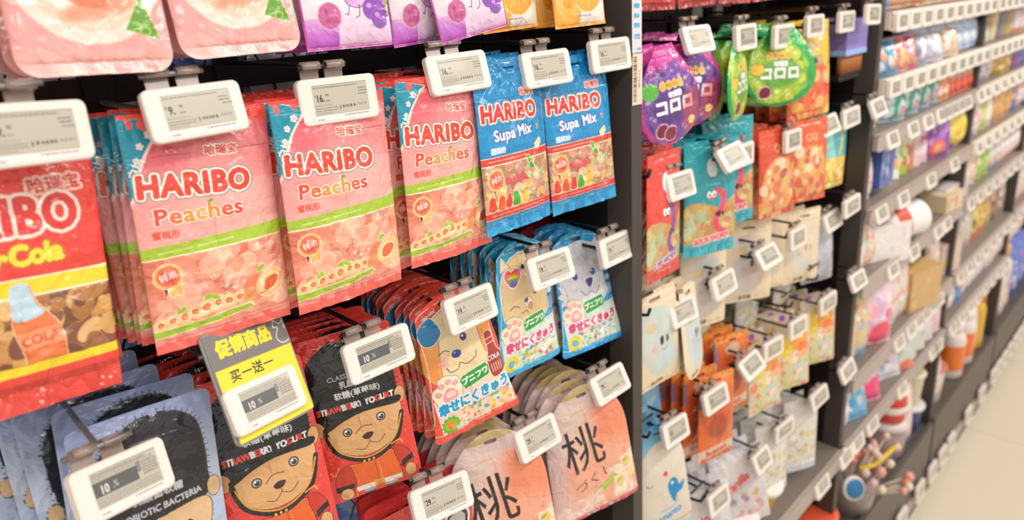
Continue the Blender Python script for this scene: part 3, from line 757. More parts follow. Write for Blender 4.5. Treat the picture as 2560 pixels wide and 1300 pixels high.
# ------------------------------------------------------------------ price tags, hooks, uprights
PITCH = 1.635 * D
BACK = 0.765                      # depth of the hook bars and wire panel
def tag_front_art(price, inv=False, k=5, tiny=False):
    if tiny:
        a = Art(50, 25, '#b8b3a5', 2); r = R_(7)
        a.rect(2, 2, 40, 4, '#9f9a8c'); a.rect(3, 8, 12, 15, '#918c80'); a.rect(38, 6, 47, 12, '#a39e90'); a.rect(2, 18, 47, 22, '#9d988a'); return a.smooth()
    a = Art(50, 25, '#bdb8aa', k); r = R_(hash(price) % 97 if False else sum(map(ord, price)) + inv)
    ink = '#4d4a46'
    a.rect(0, 0, 50, .5, '#8a867c'); a.fakeline(1, 2.3, 40 if not tiny else 30, 1.3, '#6b675f', r, 0, .8)
    if inv:
        a.rect(0, 7, 33, 17, '#5d5f60'); a.rect(33, 5, 36, 12, '#5d5f60', .6)
        a.text(price, 8, 13, 6, '#e9e4d8', bold=.15, sx=.8); a.text('.%', 15.5, 12.5, 4.5, '#d9d4c8', sx=.8)
        for y in (3.8, 5.4): a.fakeline(1, y, 46, .9, '#7b776e', r, 0, .7)
        for y in (7, 9, 11, 13, 15): a.fakeline(37, y, 12, 1.2, '#6b675f', r, 0, .8)
        for y in (19, 21, 23): a.fakeline(1, y, 48, 1.5, '#8d897f', r, 0, .75)
    else:
        a.text('¥', 1.6, 9, 2, ink); a.text(price+'.', 6.2 if len(price) > 1 else 5, 11, 6, '#3b3936', bold=.14, sx=.74)
        a.text('90', 12.2, 8.8, 2.2, ink, sx=.9); a.fakeline(10.5, 13.4, 4, 1, ink, r)
        for y in (5.6, 8, 10.6): a.fakeline(41+r.uniform(-1, 2), y, 8, 1.1, ink, r, 0, .75)
        a.fakeline(1, 17, 16, .9, '#8d897f', r); a.fakeline(1, 19.4, 20, 1, '#77736a', r); a.fakeline(1, 21.4, 20, 1, '#77736a', r); a.fakeline(1, 23.4, 14, .9, '#8d897f', r)
        a.rect(22.5, 18.3, 23.2, 21.4, ink); a.fakeline(25, 19.6, 13, 2.4, '#5b5852', r, 0, .8); a.fakeline(39, 19.2, 9, 1.8, '#8d897f', r)
    return a.smooth()
_tm = {}
def flat_grid(name, art, w, h, res, mt=None, y=0.):
    nx, ny = int(w/res)+1, int(h/res)+1
    X, Y = np.meshgrid(np.linspace(0, w, nx), np.linspace(0, h, ny))
    P = np.stack([X-w/2, X*0+y, h/2-Y], -1)/1000
    me = grid_mesh(name, P, art.sample(X, Y), mt or EINK)
    me.polygons.foreach_set('use_smooth', np.zeros(len(me.polygons), bool))
    return me
def tag_meshes(price, inv, lod):
    key = (price, inv, lod)
    if key in _tm: return _tm[key]
    res = {0: .25, 1: .6, 2: 1.6}[lod]
    a = tag_front_art(price, inv, tiny=lod == 2)
    scr = flat_grid('screen', a, 50, 25, res)
    if 'hous' not in _tm:
        mb = MB(); mb.rbox(.076, .0085, .040, .0055, 5, bev=.0012); o = mb.build('tmp', WHITE); _tm['hous'] = o.data; bpy.data.objects.remove(o)
        mb = MB()
        n = 12
        # an open roll that wraps the cross bar, with a flat tongue running down behind the housing
        prof = [(.0045*math.cos(t), .0045*math.sin(t)) for t in [math.radians(-60+i*270/n) for i in range(n+1)]]
        for ro, ri in ((.0045, .0033),):
            vs = []; fs = []
            for xx in (-.0085, .0085):
                for rr in (ro, ri):
                    for i in range(n+1):
                        t = math.radians(-70+i*285/n); vs.append((xx, rr*math.cos(t), rr*math.sin(t)))
            m = n+1
            for i in range(n):
                fs += [(i, i+1, 2*m+i+1, 2*m+i), (m+i+1, m+i, 3*m+i, 3*m+i+1), (i+1, i, m+i, m+i+1), (2*m+i, 2*m+i+1, 3*m+i+1, 3*m+i)]
            fs += [(0, 2*m, 3*m, m), (n, m+n, 3*m+n, 2*m+n)]
            mb.add(vs, fs, True)
        mb.box(-.0085, .0085, .0030, .0044, -.020, .000)
        o = mb.build('tmp', CLEAR); _tm['clip'] = o.data; bpy.data.objects.remove(o)
        r = R_(3); a2 = Art(60, 5, '#f1e9e2', 5); a2.fakeline(3, 3.4, 7, 1.5, '#6a655f', r); a2.fakeline(30, 1.6, 24, 1.5, '#77716a', r)
        _tm['print'] = flat_grid('barcode_print', a2, 60, 5, .35, PAPER)
    _tm[key] = scr
    return scr
def price_tag(price, base, rot, label, group=None, inv=False, lod=0, clips=True, code=True):
    """electronic shelf label hanging from a hook; base = middle of its lower edge"""
    e = empty('price_tag', base, rot); tag(e, label, 'price tag', group)
    scr = tag_meshes(price, inv, lod)
    obj('housing', _tm['hous'], e, (0, 0, .020))
    o_ = obj('screen', scr, e, (.0015, -.0046, .0212)); o_.scale = (1.06, 1, 1.04)
    if code: obj('barcode_print', _tm['print'], e, (.003, -.0046, .0052))
    if clips:
        for x in (-.0215, .0015): obj('clip', _tm['clip'], e, (x, 0, .0505))
    return e
def tag_bar(base, rot):
    """where the cross bar passes through the clips of such a tag"""
    from mathutils import Euler
    return Vector(base) + Euler(rot).to_matrix() @ Vector((-.010, 0, .0505))

def hook(bar, label, group, depth=None, drop=.032, tip=.012, mt=None, lone=False, reach=-.006, width=.047, brk=True):
    """two-pronged display hook: upper prong ends in a cross bar for the tag, lower prong carries the bags"""
    mt = mt or RODM; back = depth or BACK
    x, y, z = bar
    e = empty('display_hook', (x, back, z-drop), (0, 0, 0)); tag(e, label, 'display hook', group)
    L = back-y
    m = MB(); m.tube([(0, -.004, drop), (0, -L+.004, drop), (0, -L, drop-.0)], .0024, 8); m.build('upper_prong', mt, e)
    m = MB(); m.tube([(-width/2, -L, drop), (width/2, -L, drop)], .0021, 8); m.build('cross_bar', mt, e)
    m = MB(); m.tube([(0, -.004, 0), (0, -L+.016, 0), (0, -L+.006, .0012), (0, -L-reach+.004, .005), (0, -L-reach, tip)], .0027, 8); m.build('lower_prong', mt, e)
    if brk:
        m = MB(); m.box(-.013, .013, -.006, .001, -.012, drop+.012); m.tube([(-.007, -.0075, drop+.004), (-.007, -.006, drop+.004)], .002, 8); m.tube([(.007, -.0075, drop+.004), (.007, -.006, drop+.004)], .002, 8)
        m.build('bracket', BLACK, e)
    return e

def upright(k, label, full=True):
    """side panel between two bays with its grey front post"""
    x1 = (1.433+1.635*k)*D; x0 = x1-.024
    e = empty('shelf_upright', ((x0+x1)/2, D+.012, 0)); tag(e, label, 'shelf upright', 'black uprights between the bays')
    mx = (x0+x1)/2; 
    m = MB(); m.box(x0-mx, x1-mx, -.012, .030, .0, 2.5); m.build('front_post', DGREY, e)
    m = MB(); m.box(x0-mx+.003, x1-mx-.003, .030, .36, .0, 2.5); m.build('side_panel', BLACK, e)
    return e, x0, x1
# ================================================================== BAY 1 (nearest, hooks)
def W(p): return Vector((p[0], p[1], EYE+p[2]))
ce = MB(); ce.box(-4, 14, -5, 3, 3.1, 3.2); tag(ce.build('ceiling', mat('ceiling_white', '#d8d2cc', rough=.8)), kind='structure')
wb = MB(); wb.box(-4, 14, 3, 3.1, 0, 3.1); tag(wb.build('wall_back', mat('wall_paint', '#6e6863', rough=.8)), kind='structure')
wr_ = MB(); wr_.box(14, 14.1, -5, 3, 0, 3.1); tag(wr_.build('wall_right', mat('wall_paint', '#6e6863', rough=.8)), kind='structure')
fl = MB(); fl.box(-4, 14, -5, 3, -.05, 0)
TILE = mat('floor_tile', '#e8d3b4', rough=.32, coat=.2)
_nt = TILE.node_tree; _b = _nt.nodes['Principled BSDF']
_tc = _nt.nodes.new('ShaderNodeTexCoord'); _br = _nt.nodes.new('ShaderNodeTexBrick'); _br.offset = 0
_br.inputs['Scale'].default_value = 1.; _br.inputs['Brick Width'].default_value = .8; _br.inputs['Row Height'].default_value = .8; _br.inputs['Mortar Size'].default_value = .0025
_br.inputs['Color1'].default_value = list(s2l(hx('#e6dac4')))+[1]; _br.inputs['Color2'].default_value = list(s2l(hx('#e1d4bc')))+[1]; _br.inputs['Mortar'].default_value = list(s2l(hx('#c6b8a0')))+[1]
_nt.links.new(_tc.outputs['Object'], _br.inputs['Vector']); _nt.links.new(_br.outputs['Color'], _b.inputs['Base Color'])
tag(fl.build('floor', TILE), kind='structure')

up1, U1a, U1b = upright(0, 'black shelf upright carrying the white and barcode stickers, nearest of the uprights')
BAYX0 = U1a-PITCH
# front stickers of the near post
def sticker(name, art, w, h, loc, label, cat='sticker', rot=(0, 0, 0)):
    me = flat_grid(name, art, w, h, .3, PAPER)
    o = obj(name, me, None, loc, rot); return tag(o, label, cat)
a_ = Art(21, 120, '#dcd6da', 5)
a_.grad(0, 0, 21, 120, '#dfd8da', '#d9d3d9')
for t_, y_ in (('特别', 62), ('是冰', 74), ('更爽', 86)): a_.text(t_, 10, y_, 4.6, '#35a3cf', bold=.35)
a_.text('欢迎选购', 10.5, 98, 2.4, '#35a3cf', bold=.1); a_.text('天天实惠', 10.5, 101.5, 2.4, '#35a3cf', bold=.1)
a_.rect(1, 115, 11, 116, '#9fcbe0'); a_.rect(11, 114.6, 19, 116.6, '#35a3cf')
sticker('shelf_sticker', a_, 21, 120, ((U1a+U1b)/2, D-.0009, at(1590, 132).z+.060), 'white vertical sticker with blue lettering on the near grey post')
a_ = Art(22, 66, '#ecd3bf', 6); r_l = R_(9)
y_ = 4.
while y_ < 61:
    t_ = r_l.choice((.4, .6, .9, 1.3)); a_.rect(2, y_, 10, y_+t_, '#3a332e'); y_ += t_+r_l.choice((.4, .5, .9))
a_.text('AP11-1-1-1', 15, 33, 3.6, '#3a332e', rot=90, bold=.1)
sticker('barcode_sticker', a_, 22, 66, ((U1a+U1b)/2, D-.0014, at(1590, 132).z-.034), 'cream barcode sticker below the white sticker on the near grey post', rot=(0, .02, 0))

# back of the bay: wire panel with diamonds, flat hook bars
def wire_panel(x0, x1, z0, z1, y, label, p=.046, r=.0015):
    e = MB(); H = z1-z0; n = int((x1-x0)/p)+1; rows = int(H/p)+1
    for sgn in (1, -1):
        for i in range(n+1):
            pts = []
            for j in range(rows+1):
                pts.append((x0+p*i+(p/2 if (j % 2 == 0) else 0)*sgn, y+.0015*sgn, z0+j*p))
            e.tube(pts, r, 5, False)
    e.box(x0, x0+.004, y-.004, y+.004, z0, z1); e.box(x1-.004, x1, y-.004, y+.004, z0, z1)
    return tag(e.build('wire_mesh_panel', RODM), label, 'wire panel', 'wire panels at the back of the bays')
wire_panel(BAYX0+.02, U1a-.002, EYE-.95, EYE+.2, BACK+.02, 'black diamond wire panel behind the near hooks')
def bar(x0, x1, z0, z1, label, y=BACK, t=.006):
    m = MB(); m.box(x0, x1, y, y+t, z0, z1)
    return tag(m.build('hook_bar', BLACK), label, 'hook bar', 'flat black bars the hooks hang on')
bar(BAYX0, U1a-.001, EYE-.071, EYE-.044, 'flat black hook bar behind the top row of near price tags')
bar(BAYX0, U1a-.001, EYE-.372, EYE-.322, 'flat black hook bar behind the middle row of near price tags')
bar(BAYX0, U1a-.001, EYE-.600, EYE-.545, 'flat black hook bar behind the lowest row of near price tags')

# ---- tags with their hooks
T1 = [ # price, inv, base, rot, where
 ('19', 0, (0.0946,0.5337,-0.0816), (-.12,.085,.25), 'white price tag cut off by the left edge over the red cola bag', .089, 'top'),
 ('9', 0, (0.2116,0.5553,-0.0849), (-0.225,-0.002,0.041), 'white price tag reading 9 over the leftmost peach bag', None, 'top'),
 ('16', 0, (0.3373,0.5600,-0.0929), (-.1,0.010,-0.076), 'white price tag reading 16 over the second front peach bag', None, 'top'),
 ('16', 0, (0.4779,0.5539,-0.0839), (-0.245,-0.018,-0.069), 'white price tag reading 16 between the third peach bag and the blue bag', None, 'top'),
 ('16', 0, (0.6094,0.5528,-0.0929), (-0.203,-0.008,-0.048), 'white price tag reading 16 over the left bright blue gummy bag', None, 'top'),
 ('16', 0, (0.7269,0.5530,-0.0885), (-0.131,-0.010,-0.038), 'white price tag reading 16 overlapping the near upright', None, 'top'),
 ('10', 1, (0.0950,0.5200,-0.3382), (-0.40,0.205,0.370), 'white price tag reading 10 over the pale blue bear hat bag', None, 'middle'),
 ('10', 1, (0.2168,0.5338,-0.3321), (-0.468,0.119,0.254), 'white price tag reading 10 set in the yellow and grey promotion card', None, 'middle'),
 ('10', 1, (0.3404,0.5469,-0.3434), (-0.289,0.006,-0.028), 'white price tag reading 10 over the right red bear bag', None, 'middle'),
 ('19', 0, (0.4644,0.5482,-0.3398), (-0.293,0.039,0.075), 'white price tag reading 19 over the red dog bag', None, 'middle'),
 ('19', 0, (0.5911,0.5414,-0.3303), (-0.327,0.037,-0.005), 'white price tag reading 19 beside the rainbow heart glasses', None, 'middle'),
 ('19', 0, (0.7354,0.5528,-0.3487), (-0.213,0.023,0.047), 'white price tag reading 19 over the grey husky bag', None, 'middle'),
 ('29', 0, (0.3801,0.5230,-0.5304), (-0.45,0.117,-0.089), 'white price tag reading 29 at the bottom edge left of the peach pouch', None, 'lowest'),
 ('29', 0, (0.5492,0.5360,-0.5464), (-0.450,0.077,0.041), 'white price tag reading 29 over the left white peach pouch', None, 'lowest'),
 ('29', 0, (0.7013,0.5358,-0.5375), (-0.5,0.028,0.020), 'white price tag reading 29 over the right white peach pouch', None, 'lowest'),
]
HK = []
for i, (pr, inv, b, rt, lab, hxx, row) in enumerate(T1):
    price_tag(pr, W(b), rt, lab, 'electronic price tags on the near hooks', bool(inv), 0, clips='promotion' not in lab)
    bp = tag_bar(W(b), rt)
    if 'promotion' in lab: bp = bp+Vector((0, .030, .012))
    q = lab.replace('white price tag', 'display hook of the tag')
    HK.append(hook(bp, q, 'display hooks of the near bay', mt=RODG if i in (0, 1, 6, 7) else RODM))
HX = [h_.location.x for h_ in HK]; HZ = [h_.location.z for h_ in HK]

# ---- promotion card
a_ = Art(86, 98, '#7d7876', 4)
a_.poly([(2, 31), (76, 31), (84, 31), (84, 95), (2, 95)], '#f0d93c')
a_.text('促销商品', 37, 15, 11.5, '#f0dc3a', bold=.8, sx=.9)
a_.line([(72, 6), (70, 12), (74, 14), (70, 22), (74, 28), (82, 27), (84, 20), (81, 14), (82, 7), (78, 11), (72, 6)], 1.1, '#d9d6d4', 1, True)
a_.text('买一送一', 36, 40, 8, '#4a4440', bold=.15, sp=1.1); a_.text('Buy 1 get 1 free', 36, 51, 4.2, '#b79f38', sx=1.05, al=.8)
b_, rt_ = (0.2178, 0.5420, -0.3440), (-0.40, 0.119, 0.254)
m_ = MB(); m_.rbox(.086, .0022, .098, .006, 5, bev=.0004)
pc = m_.build('promotion_card', mat('card_grey', '#8b8684', rough=.4), None, W((0.2200, 0.5400, -0.3290)), (-.42, .119, .254))
for v_ in pc.data.vertices: v_.co.z += .036
tag(pc, 'grey and yellow promotion card around the price tag reading 10', 'promotion card')
fa = obj('printed_face', flat_grid('printed_face', a_, 82, 94, .35, PAPER), pc, (0, -.0016, .036))

# ---- bag designs
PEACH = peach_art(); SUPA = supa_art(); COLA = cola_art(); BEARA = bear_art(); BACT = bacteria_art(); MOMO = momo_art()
DOG0 = dog_art('#e8503c', '#ecd3a4', '#ee9a4a', '#1d9bd0', 0); DOG1 = dog_art('#2fa6d4', '#efd29a', '#f0d9b0', '#d8447a', 1); DOG2 = dog_art('#2ba3dc', '#dcdde2', '#cfd3dc', '#d8447a', 2)
ROSE = rose_art(); GRAPE = grape_art(); ORANGE = orange_art()
def pair(name, art, w, h, hires, lores, **kw):
    kl = dict(kw); kl['seed'] = kw.get('seed', 1)+20; kl['thick'] = kw['thick']*.6; kl['wr'] = kw.get('wr', 1.)*.5; kl.pop('lump', None)
    return bag_meshes(name, art, w, h, res=hires, **kw), bag_meshes(name+'_plain', art, w, h, res=lores, **kl)
hh = dict(hole=(58, 11, 11, 2.6))
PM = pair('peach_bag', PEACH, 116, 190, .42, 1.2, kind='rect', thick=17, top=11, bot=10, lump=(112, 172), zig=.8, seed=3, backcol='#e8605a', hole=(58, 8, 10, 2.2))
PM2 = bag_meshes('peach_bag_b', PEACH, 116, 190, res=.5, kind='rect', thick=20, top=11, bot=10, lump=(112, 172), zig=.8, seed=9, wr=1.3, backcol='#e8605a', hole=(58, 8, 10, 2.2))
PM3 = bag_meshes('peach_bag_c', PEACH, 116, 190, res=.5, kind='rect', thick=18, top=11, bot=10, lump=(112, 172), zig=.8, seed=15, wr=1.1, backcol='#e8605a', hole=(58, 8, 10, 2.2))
SM = pair('supa_bag', SUPA, 116, 190, .5, 1.4, kind='rect', thick=18, top=14, bot=13, lump=(112, 163), zig=.8, seed=5, wr=1.4, backcol='#1684c0', hole=(58, 10, 10, 2.2))
SM3 = bag_meshes('supa_bag_b', SUPA, 116, 190, res=.5, kind='rect', thick=16, top=14, bot=13, lump=(112, 163), zig=.8, seed=11, wr=1.1, backcol='#1684c0', hole=(58, 10, 10, 2.2))
CM = pair('cola_bag', COLA, 120, 192, .5, 1.4, kind='rect', thick=18, top=12, bot=15, lump=(112, 158), zig=.8, seed=6, backcol='#d94238', hole=(60, 8, 10, 2.2))
DG = [pair('dog_bag%d' % i, A_, 118, 170, .45, 1.2, kind='bell', thick=11, top=12, bot=7, seed=7+i, wr=.8, backcol=c_, hole=(59, 11, 9, 2.6)) for i, (A_, c_) in enumerate(((DOG0, '#e4574a'), (DOG1, '#2f9fcf'), (DOG2, '#2ba3dc')))]
BM = pair('bear_bag', BEARA, 104, 186, .42, 1.2, kind='round', thick=12, top=9, bot=5, seed=13, wr=.7, backcol='#d8433c')
TM = pair('bacteria_bag', BACT, 112, 190, .7, 1.4, kind='round', thick=10, top=9, bot=5, seed=14, wr=.6, backcol='#9aa8cc')
MM = pair('momo_bag', MOMO, 142, 215, .6, 1.5, kind='dome', thick=14, top=0, bot=5, seed=17, wr=.7, backcol='#cdb0b4', hole=(71, 13, 8, 2.4))
RM = pair('rose_bag', ROSE, 100, 170, .8, 1.6, kind='soft', thick=24, top=8, bot=9, seed=18, wr=1., backcol='#e8a0a2')
GM = pair('grape_bag', GRAPE, 88, 150, .7, 1.5, kind='rect', thick=20, top=8, bot=3, seed=19, wr=.5, backcol='#b75ab0')
OM = pair('orange_bag', ORANGE, 88, 150, .7, 1.5, kind='rect', thick=20, top=8, bot=3, seed=23, wr=.5, backcol='#efb060')

def stack(kind_name, front, plain, base, rot, n, label, blabel, group, step=.0135, seed=1, drift=(0, 0), cat='sweets bag', hidden_gap=0, frontmesh=None, xdrift=0, spread=1., level=None):
    """front bag plus n bags behind it on the same hook, each a thing of its own"""
    r = R_(seed); b = W(base)
    bag(kind_name, frontmesh or front, label, group, b, rot, cat)
    ords = ['next behind', 'second behind', 'third behind', 'fourth behind', 'fifth behind', 'sixth behind', 'seventh behind', 'eighth behind', 'ninth behind']
    for i in range(n):
        k = i+1
        rr = (rot[0]*max(.5, 1-.08*k)+r.uniform(-.015, .015)*spread, rot[1]*max(0, 1-.1*k)+r.uniform(-.035, .035)*spread, rot[2]*max(.4, 1-.06*k)+r.uniform(-.02, .02)*spread)
        p = b+Vector((xdrift*k+r.uniform(-.0025, .0025)*spread, step*k+.006+hidden_gap, drift[1]*k+r.uniform(-.003, .003)))
        if p.y > BACK-.02: break
        bag(kind_name, plain, blabel % ords[min(i, 8)], group, p, rr, cat)

stack('peach_gummy_bag', *PM, (0.2060, .568, -.2550), (-.04, .055, .0), 5, 'pink peach gummy bag with teal corner under the price tag reading 9, foremost', 'pink peach gummy bag, %s the front one under the tag reading 9', 'peach gummy bags', seed=2, xdrift=-.0022)
stack('peach_gummy_bag', *PM, (0.3240, .556, -.2580), (-.04, .030, .03), 6, 'pink peach gummy bag with a big glare on its middle, foremost of its hook', 'pink peach gummy bag, %s the one with the big glare', 'peach gummy bags', seed=3, frontmesh=PM2, xdrift=-.002)
stack('peach_gummy_bag', *PM, (0.4530, .558, -.2545), (-.03, .030, .02), 6, 'pink peach gummy bag directly left of the blue bags, foremost of its hook', 'pink peach gummy bag, %s the front one left of the blue bags', 'peach gummy bags', seed=4, frontmesh=PM3, xdrift=-.002)
stack('mixed_gummy_bag', *SM, (0.5480, .5500, -.2455), (-0.065, 0.027, 0.10), 5, 'bright blue mixed gummy bag touching the peach bags, foremost of its hook', 'bright blue mixed gummy bag, %s the one touching the peach bags', 'blue mixed gummy bags', seed=5)
stack('mixed_gummy_bag', *SM, (0.6757, .5584, -.2537), (-0.072, -0.012, -0.075), 4, 'bright blue mixed gummy bag next to the near upright, foremost of its hook', 'bright blue mixed gummy bag, %s the one next to the near upright', 'blue mixed gummy bags', seed=6, frontmesh=SM3)
stack('cola_gummy_bag', *CM, (0.0590, .553, -.2520), (-.10, .13, .12), 4, 'red cola gummy bag cut by the left edge, foremost of its hook', 'red cola gummy bag, %s the front one at the left edge', 'red cola gummy bags', seed=7, xdrift=.004)
stack('dog_face_bag', *DG[0], (0.4753, .5673, -.4800), (-0.15, -0.105, -0.208), 9, 'red paw gummy pouch with winking tan puppy in a blue cap, foremost', 'red paw gummy pouch, %s the winking puppy one', 'red puppy pouches', seed=8, xdrift=-.001)
stack('dog_face_bag', *DG[1], (0.5760, .5750, -.4500), (-.10, .06, .02), 6, 'blue paw gummy pouch with cat in rainbow heart glasses, foremost', 'blue paw gummy pouch, %s the rainbow glasses one', 'blue rainbow glasses pouches', seed=9)
stack('dog_face_bag', *DG[2], (0.7080, .5760, -.4750), (-0.24, 0.03, -0.13), 4, 'blue paw gummy pouch with grey husky face, foremost', 'blue paw gummy pouch, %s the husky one', 'blue husky pouches', seed=10)
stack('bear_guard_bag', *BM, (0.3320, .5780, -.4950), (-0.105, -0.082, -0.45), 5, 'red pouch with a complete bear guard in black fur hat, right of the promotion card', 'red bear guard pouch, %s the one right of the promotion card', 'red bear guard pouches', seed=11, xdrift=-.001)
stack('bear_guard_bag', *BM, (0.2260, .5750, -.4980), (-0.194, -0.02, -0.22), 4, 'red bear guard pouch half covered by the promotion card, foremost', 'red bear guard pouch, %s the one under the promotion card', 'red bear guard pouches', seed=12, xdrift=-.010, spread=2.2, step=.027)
stack('bear_hat_bag', *TM, (0.1120, .5600, -.4850), (-0.107, .10, .05), 4, 'pale blue bear hat pouch at the lower left corner, foremost', 'pale blue bear hat pouch, %s the one in the lower left corner', 'pale blue bear hat pouches', seed=13, xdrift=-.006, spread=2., step=.026, drift=(0, .006))
HM = pair('heart_bag', heart_art(), 128, 190, .7, 1.8, kind='round', thick=10, top=9, bot=5, seed=28, wr=.6, backcol='#b83230')
stack('red_heart_pouch', *HM, (0.3800, .5600, -.7230), (-.05, .02, -.10), 4, 'red pouch with black outlined white heart at the bottom edge', 'red pouch with white heart, %s the front one', 'red heart pouches', seed=29, step=.022, xdrift=.008)
stack('white_peach_pouch', *MM, (0.4980, .5500, -.7080), (-.04, -.08, -.40), 5, 'pale pink dome topped peach pouch with large black character, left one at the foot', 'pale pink dome topped peach pouch, %s the left front one', 'white peach pouches', seed=14, step=.016)
stack('white_peach_pouch', *MM, (0.6740, .5470, -.7190), (-.02, -.12, -.33), 6, 'pale pink dome topped peach pouch with large black character, beside the near upright', 'pale pink dome topped peach pouch, %s the one beside the near upright', 'white peach pouches', seed=15, step=.016)
stack('rose_gummy_bag', *RM, (0.1520, .556, -.0310), (-.20, .05, .0), 3, 'pink rose picture bag at the top left, middle of the three rose bags', 'pink rose picture bag, %s the middle one of three', 'pink rose bags', seed=16, step=.024)
stack('rose_gummy_bag', *RM, (0.2580, .556, -.0270), (-.20, .0, .0), 3, 'pink rose picture bag touching the purple grape bag', 'pink rose picture bag, %s the one touching the grape bag', 'pink rose bags', seed=17, step=.024)
stack('rose_gummy_bag', *RM, (0.0350, .556, -.0330), (-.20, .08, .0), 3, 'pink rose picture bag cut by the left edge of the photo', 'pink rose picture bag, %s the one cut by the left edge', 'pink rose bags', seed=18, step=.024)
stack('grape_gummy_bag', *GM, (0.3580, .560, -.0300), (-.12, .0, -.05), 3, 'white and purple grape gummy bag beside the rose bags', 'white and purple grape gummy bag, %s the one beside the rose bags', 'grape gummy bags', seed=19, step=.024)
stack('grape_gummy_bag', *GM, (0.5080, .560, -.0290), (-.10, -.17, -.10), 0, 'white and purple grape gummy bag swung sideways over the orange bag', '%s', 'grape gummy bags', seed=20)
stack('grape_gummy_bag', *GM, (0.4620, .586, -.0330), (-.05, -.05, .10), 3, 'white and purple grape gummy bag half hidden behind the swung one', 'white and purple grape gummy bag, %s the half hidden one', 'grape gummy bags', seed=21, step=.024)
stack('orange_gummy_bag', *OM, (0.5850, .585, -.0290), (-.05, -.04, .0), 3, 'white and orange gummy bag partly behind the swung grape bag', 'white and orange gummy bag, %s the one by the grape bag', 'orange gummy bags', seed=22, step=.024)
stack('orange_gummy_bag', *OM, (0.6800, .562, -.0310), (-.10, -.02, -.05), 3, 'white and orange gummy bag next to the near upright', 'white and orange gummy bag, %s the one next to the near upright', 'orange gummy bags', seed=23, step=.024)

# goods hanging on the far side of the wire panels, seen through the diamonds
def back_goods(x0, x1, rows, nm, place):
    for ri, (z, cols) in enumerate(rows):
        n = len(cols); st = (x1-x0)/n
        for i, c in enumerate(cols):
            key = ('bk', c)
            if key not in _tm:
                a = Art(120, 170, c, 1); rr = R_(sum(map(ord, c))); a.speck(5, 10, 115, 160, 30, [c, '#e8e6ee', '#f4f2f4'], 4, 14, rr, 2.2, .4); a.rect(0, 0, 120, 12, c)
                _tm[key] = bag_meshes('far_side_bag', a, 120, 170, res=3.5, kind='rect', thick=26, top=8, bot=8, seed=len(_tm), wr=2.2, backcol=c)
            rr = R_(i*7+ri)
            bag('far_side_bag', _tm[key], '%s bag hanging beyond the wire panel %s' % (nm[c], place[ri]), 'bags beyond the wire panels', (x0+st*(i+.5), BACK+.075+rr.uniform(0, .015), EYE+z), (rr.uniform(-.05, .05), rr.uniform(-.05, .05), math.pi*0+rr.uniform(-.15, .15)))
NM = {'#c9cad6': 'silvery', '#dcdce4': 'white', '#2f5fb8': 'blue', '#2a4a98': 'dark blue', '#8a2026': 'dark red', '#b8b4b4': 'grey', '#a8a8b4': 'steel grey', '#c8bca8': 'beige'}
back_goods(BAYX0+.05, U1a-.03, [(-.20, ['#c9cad6', '#dcdce4', '#c9cad6', '#2f5fb8', '#a8a8b4', '#b8b4b4', '#2a4a98']), (-.42, ['#a8a8b4', '#2f5fb8', '#2f5fb8', '#2a4a98', '#2a4a98', '#2a4a98', '#8a2026']), (-.64, ['#dcdce4', '#a8a8b4', '#2f5fb8', '#2a4a98', '#2f5fb8', '#a8a8b4', '#b8b4b4']), (-.86, ['#dcdce4', '#a8a8b4', '#2f5fb8', '#2a4a98', '#2f5fb8', '#a8a8b4', '#b8b4b4'])],
    NM, ['behind the top row of the near bay', 'behind the middle row of the near bay', 'behind the lowest row of the near bay', 'below the lowest row of the near bay'])
RP = Art(110, 190, '#8c1c26', 1); RP.speck(5, 20, 105, 180, 20, ['#a82a34', '#6c141c'], 4, 12, R_(3), 2, .5)
RPm = bag_meshes('dark_red_pouch', RP, 110, 190, res=3, kind='rect', thick=12, top=8, bot=8, seed=5, wr=1., backcol='#7a1820')
for i in range(5): bag('dark_red_pouch', RPm, 'dark red pouch hanging deep behind the husky pouches', 'dark red pouches deep in the near bay', (.700, .672+.018*i, EYE-.49), (0, 0, .35))
CPm = bag_meshes('grey_beige_pouch', Art(110, 190, '#a39a92', 1), 110, 190, res=3, kind='round', thick=12, top=8, bot=8, seed=5, wr=1., backcol='#8a827c')
for i in range(4): bag('grey_beige_pouch', CPm, 'grey beige pouch hanging deep behind the right peach pouch', 'grey beige pouches deep in the near bay', (.690, .690+.018*i, EYE-.67), (0, 0, .3))
m_ = MB(); m_.box(BAYX0, WX(3.07), 1.02, 1.04, 0, 2.4)  # added backdrop board, keeps the gaps behind the wire panels dark
tag(m_.build('dark_backdrop', mat('backdrop_dark', '#2a2523', rough=.6)), 'dark backdrop added far behind the wire panels to darken the gaps', 'back panel')
# ================================================================== BAY 2 (hooks, beyond the near upright)
back_goods(U1b+.01, U1b+.85, [(-.24, ['#b8b4b4', '#c8bca8', '#8a2026', '#b8b4b4', '#c8bca8', '#a8a8b4', '#b8b4b4']), (-.45, ['#c8bca8', '#b8b4b4', '#c8bca8', '#b8b4b4', '#a8a8b4', '#b8b4b4', '#c8bca8']), (-.66, ['#c8bca8', '#b8b4b4', '#c8bca8', '#dcdce4', '#a8a8b4', '#b8b4b4', '#dcdce4']), (-.88, ['#b8b4b4', '#dcdce4', '#c8bca8', '#b8b4b4', '#dcdce4', '#b8b4b4', '#c8bca8'])],
    NM, ['behind the top row of the second bay', 'behind the second row of the second bay', 'behind the third row of the second bay', 'behind the lower rows of the second bay'])
up2, U2a, U2b = upright(1, 'black shelf upright between the hook bay and the flat shelves, second from the left')
B2a, B2b = U1b, U2a
wire_panel(B2a+.001, B2b-.001, EYE-1.1, EYE+.2, BACK+.02, 'black diamond wire panel behind the second bay of hooks')
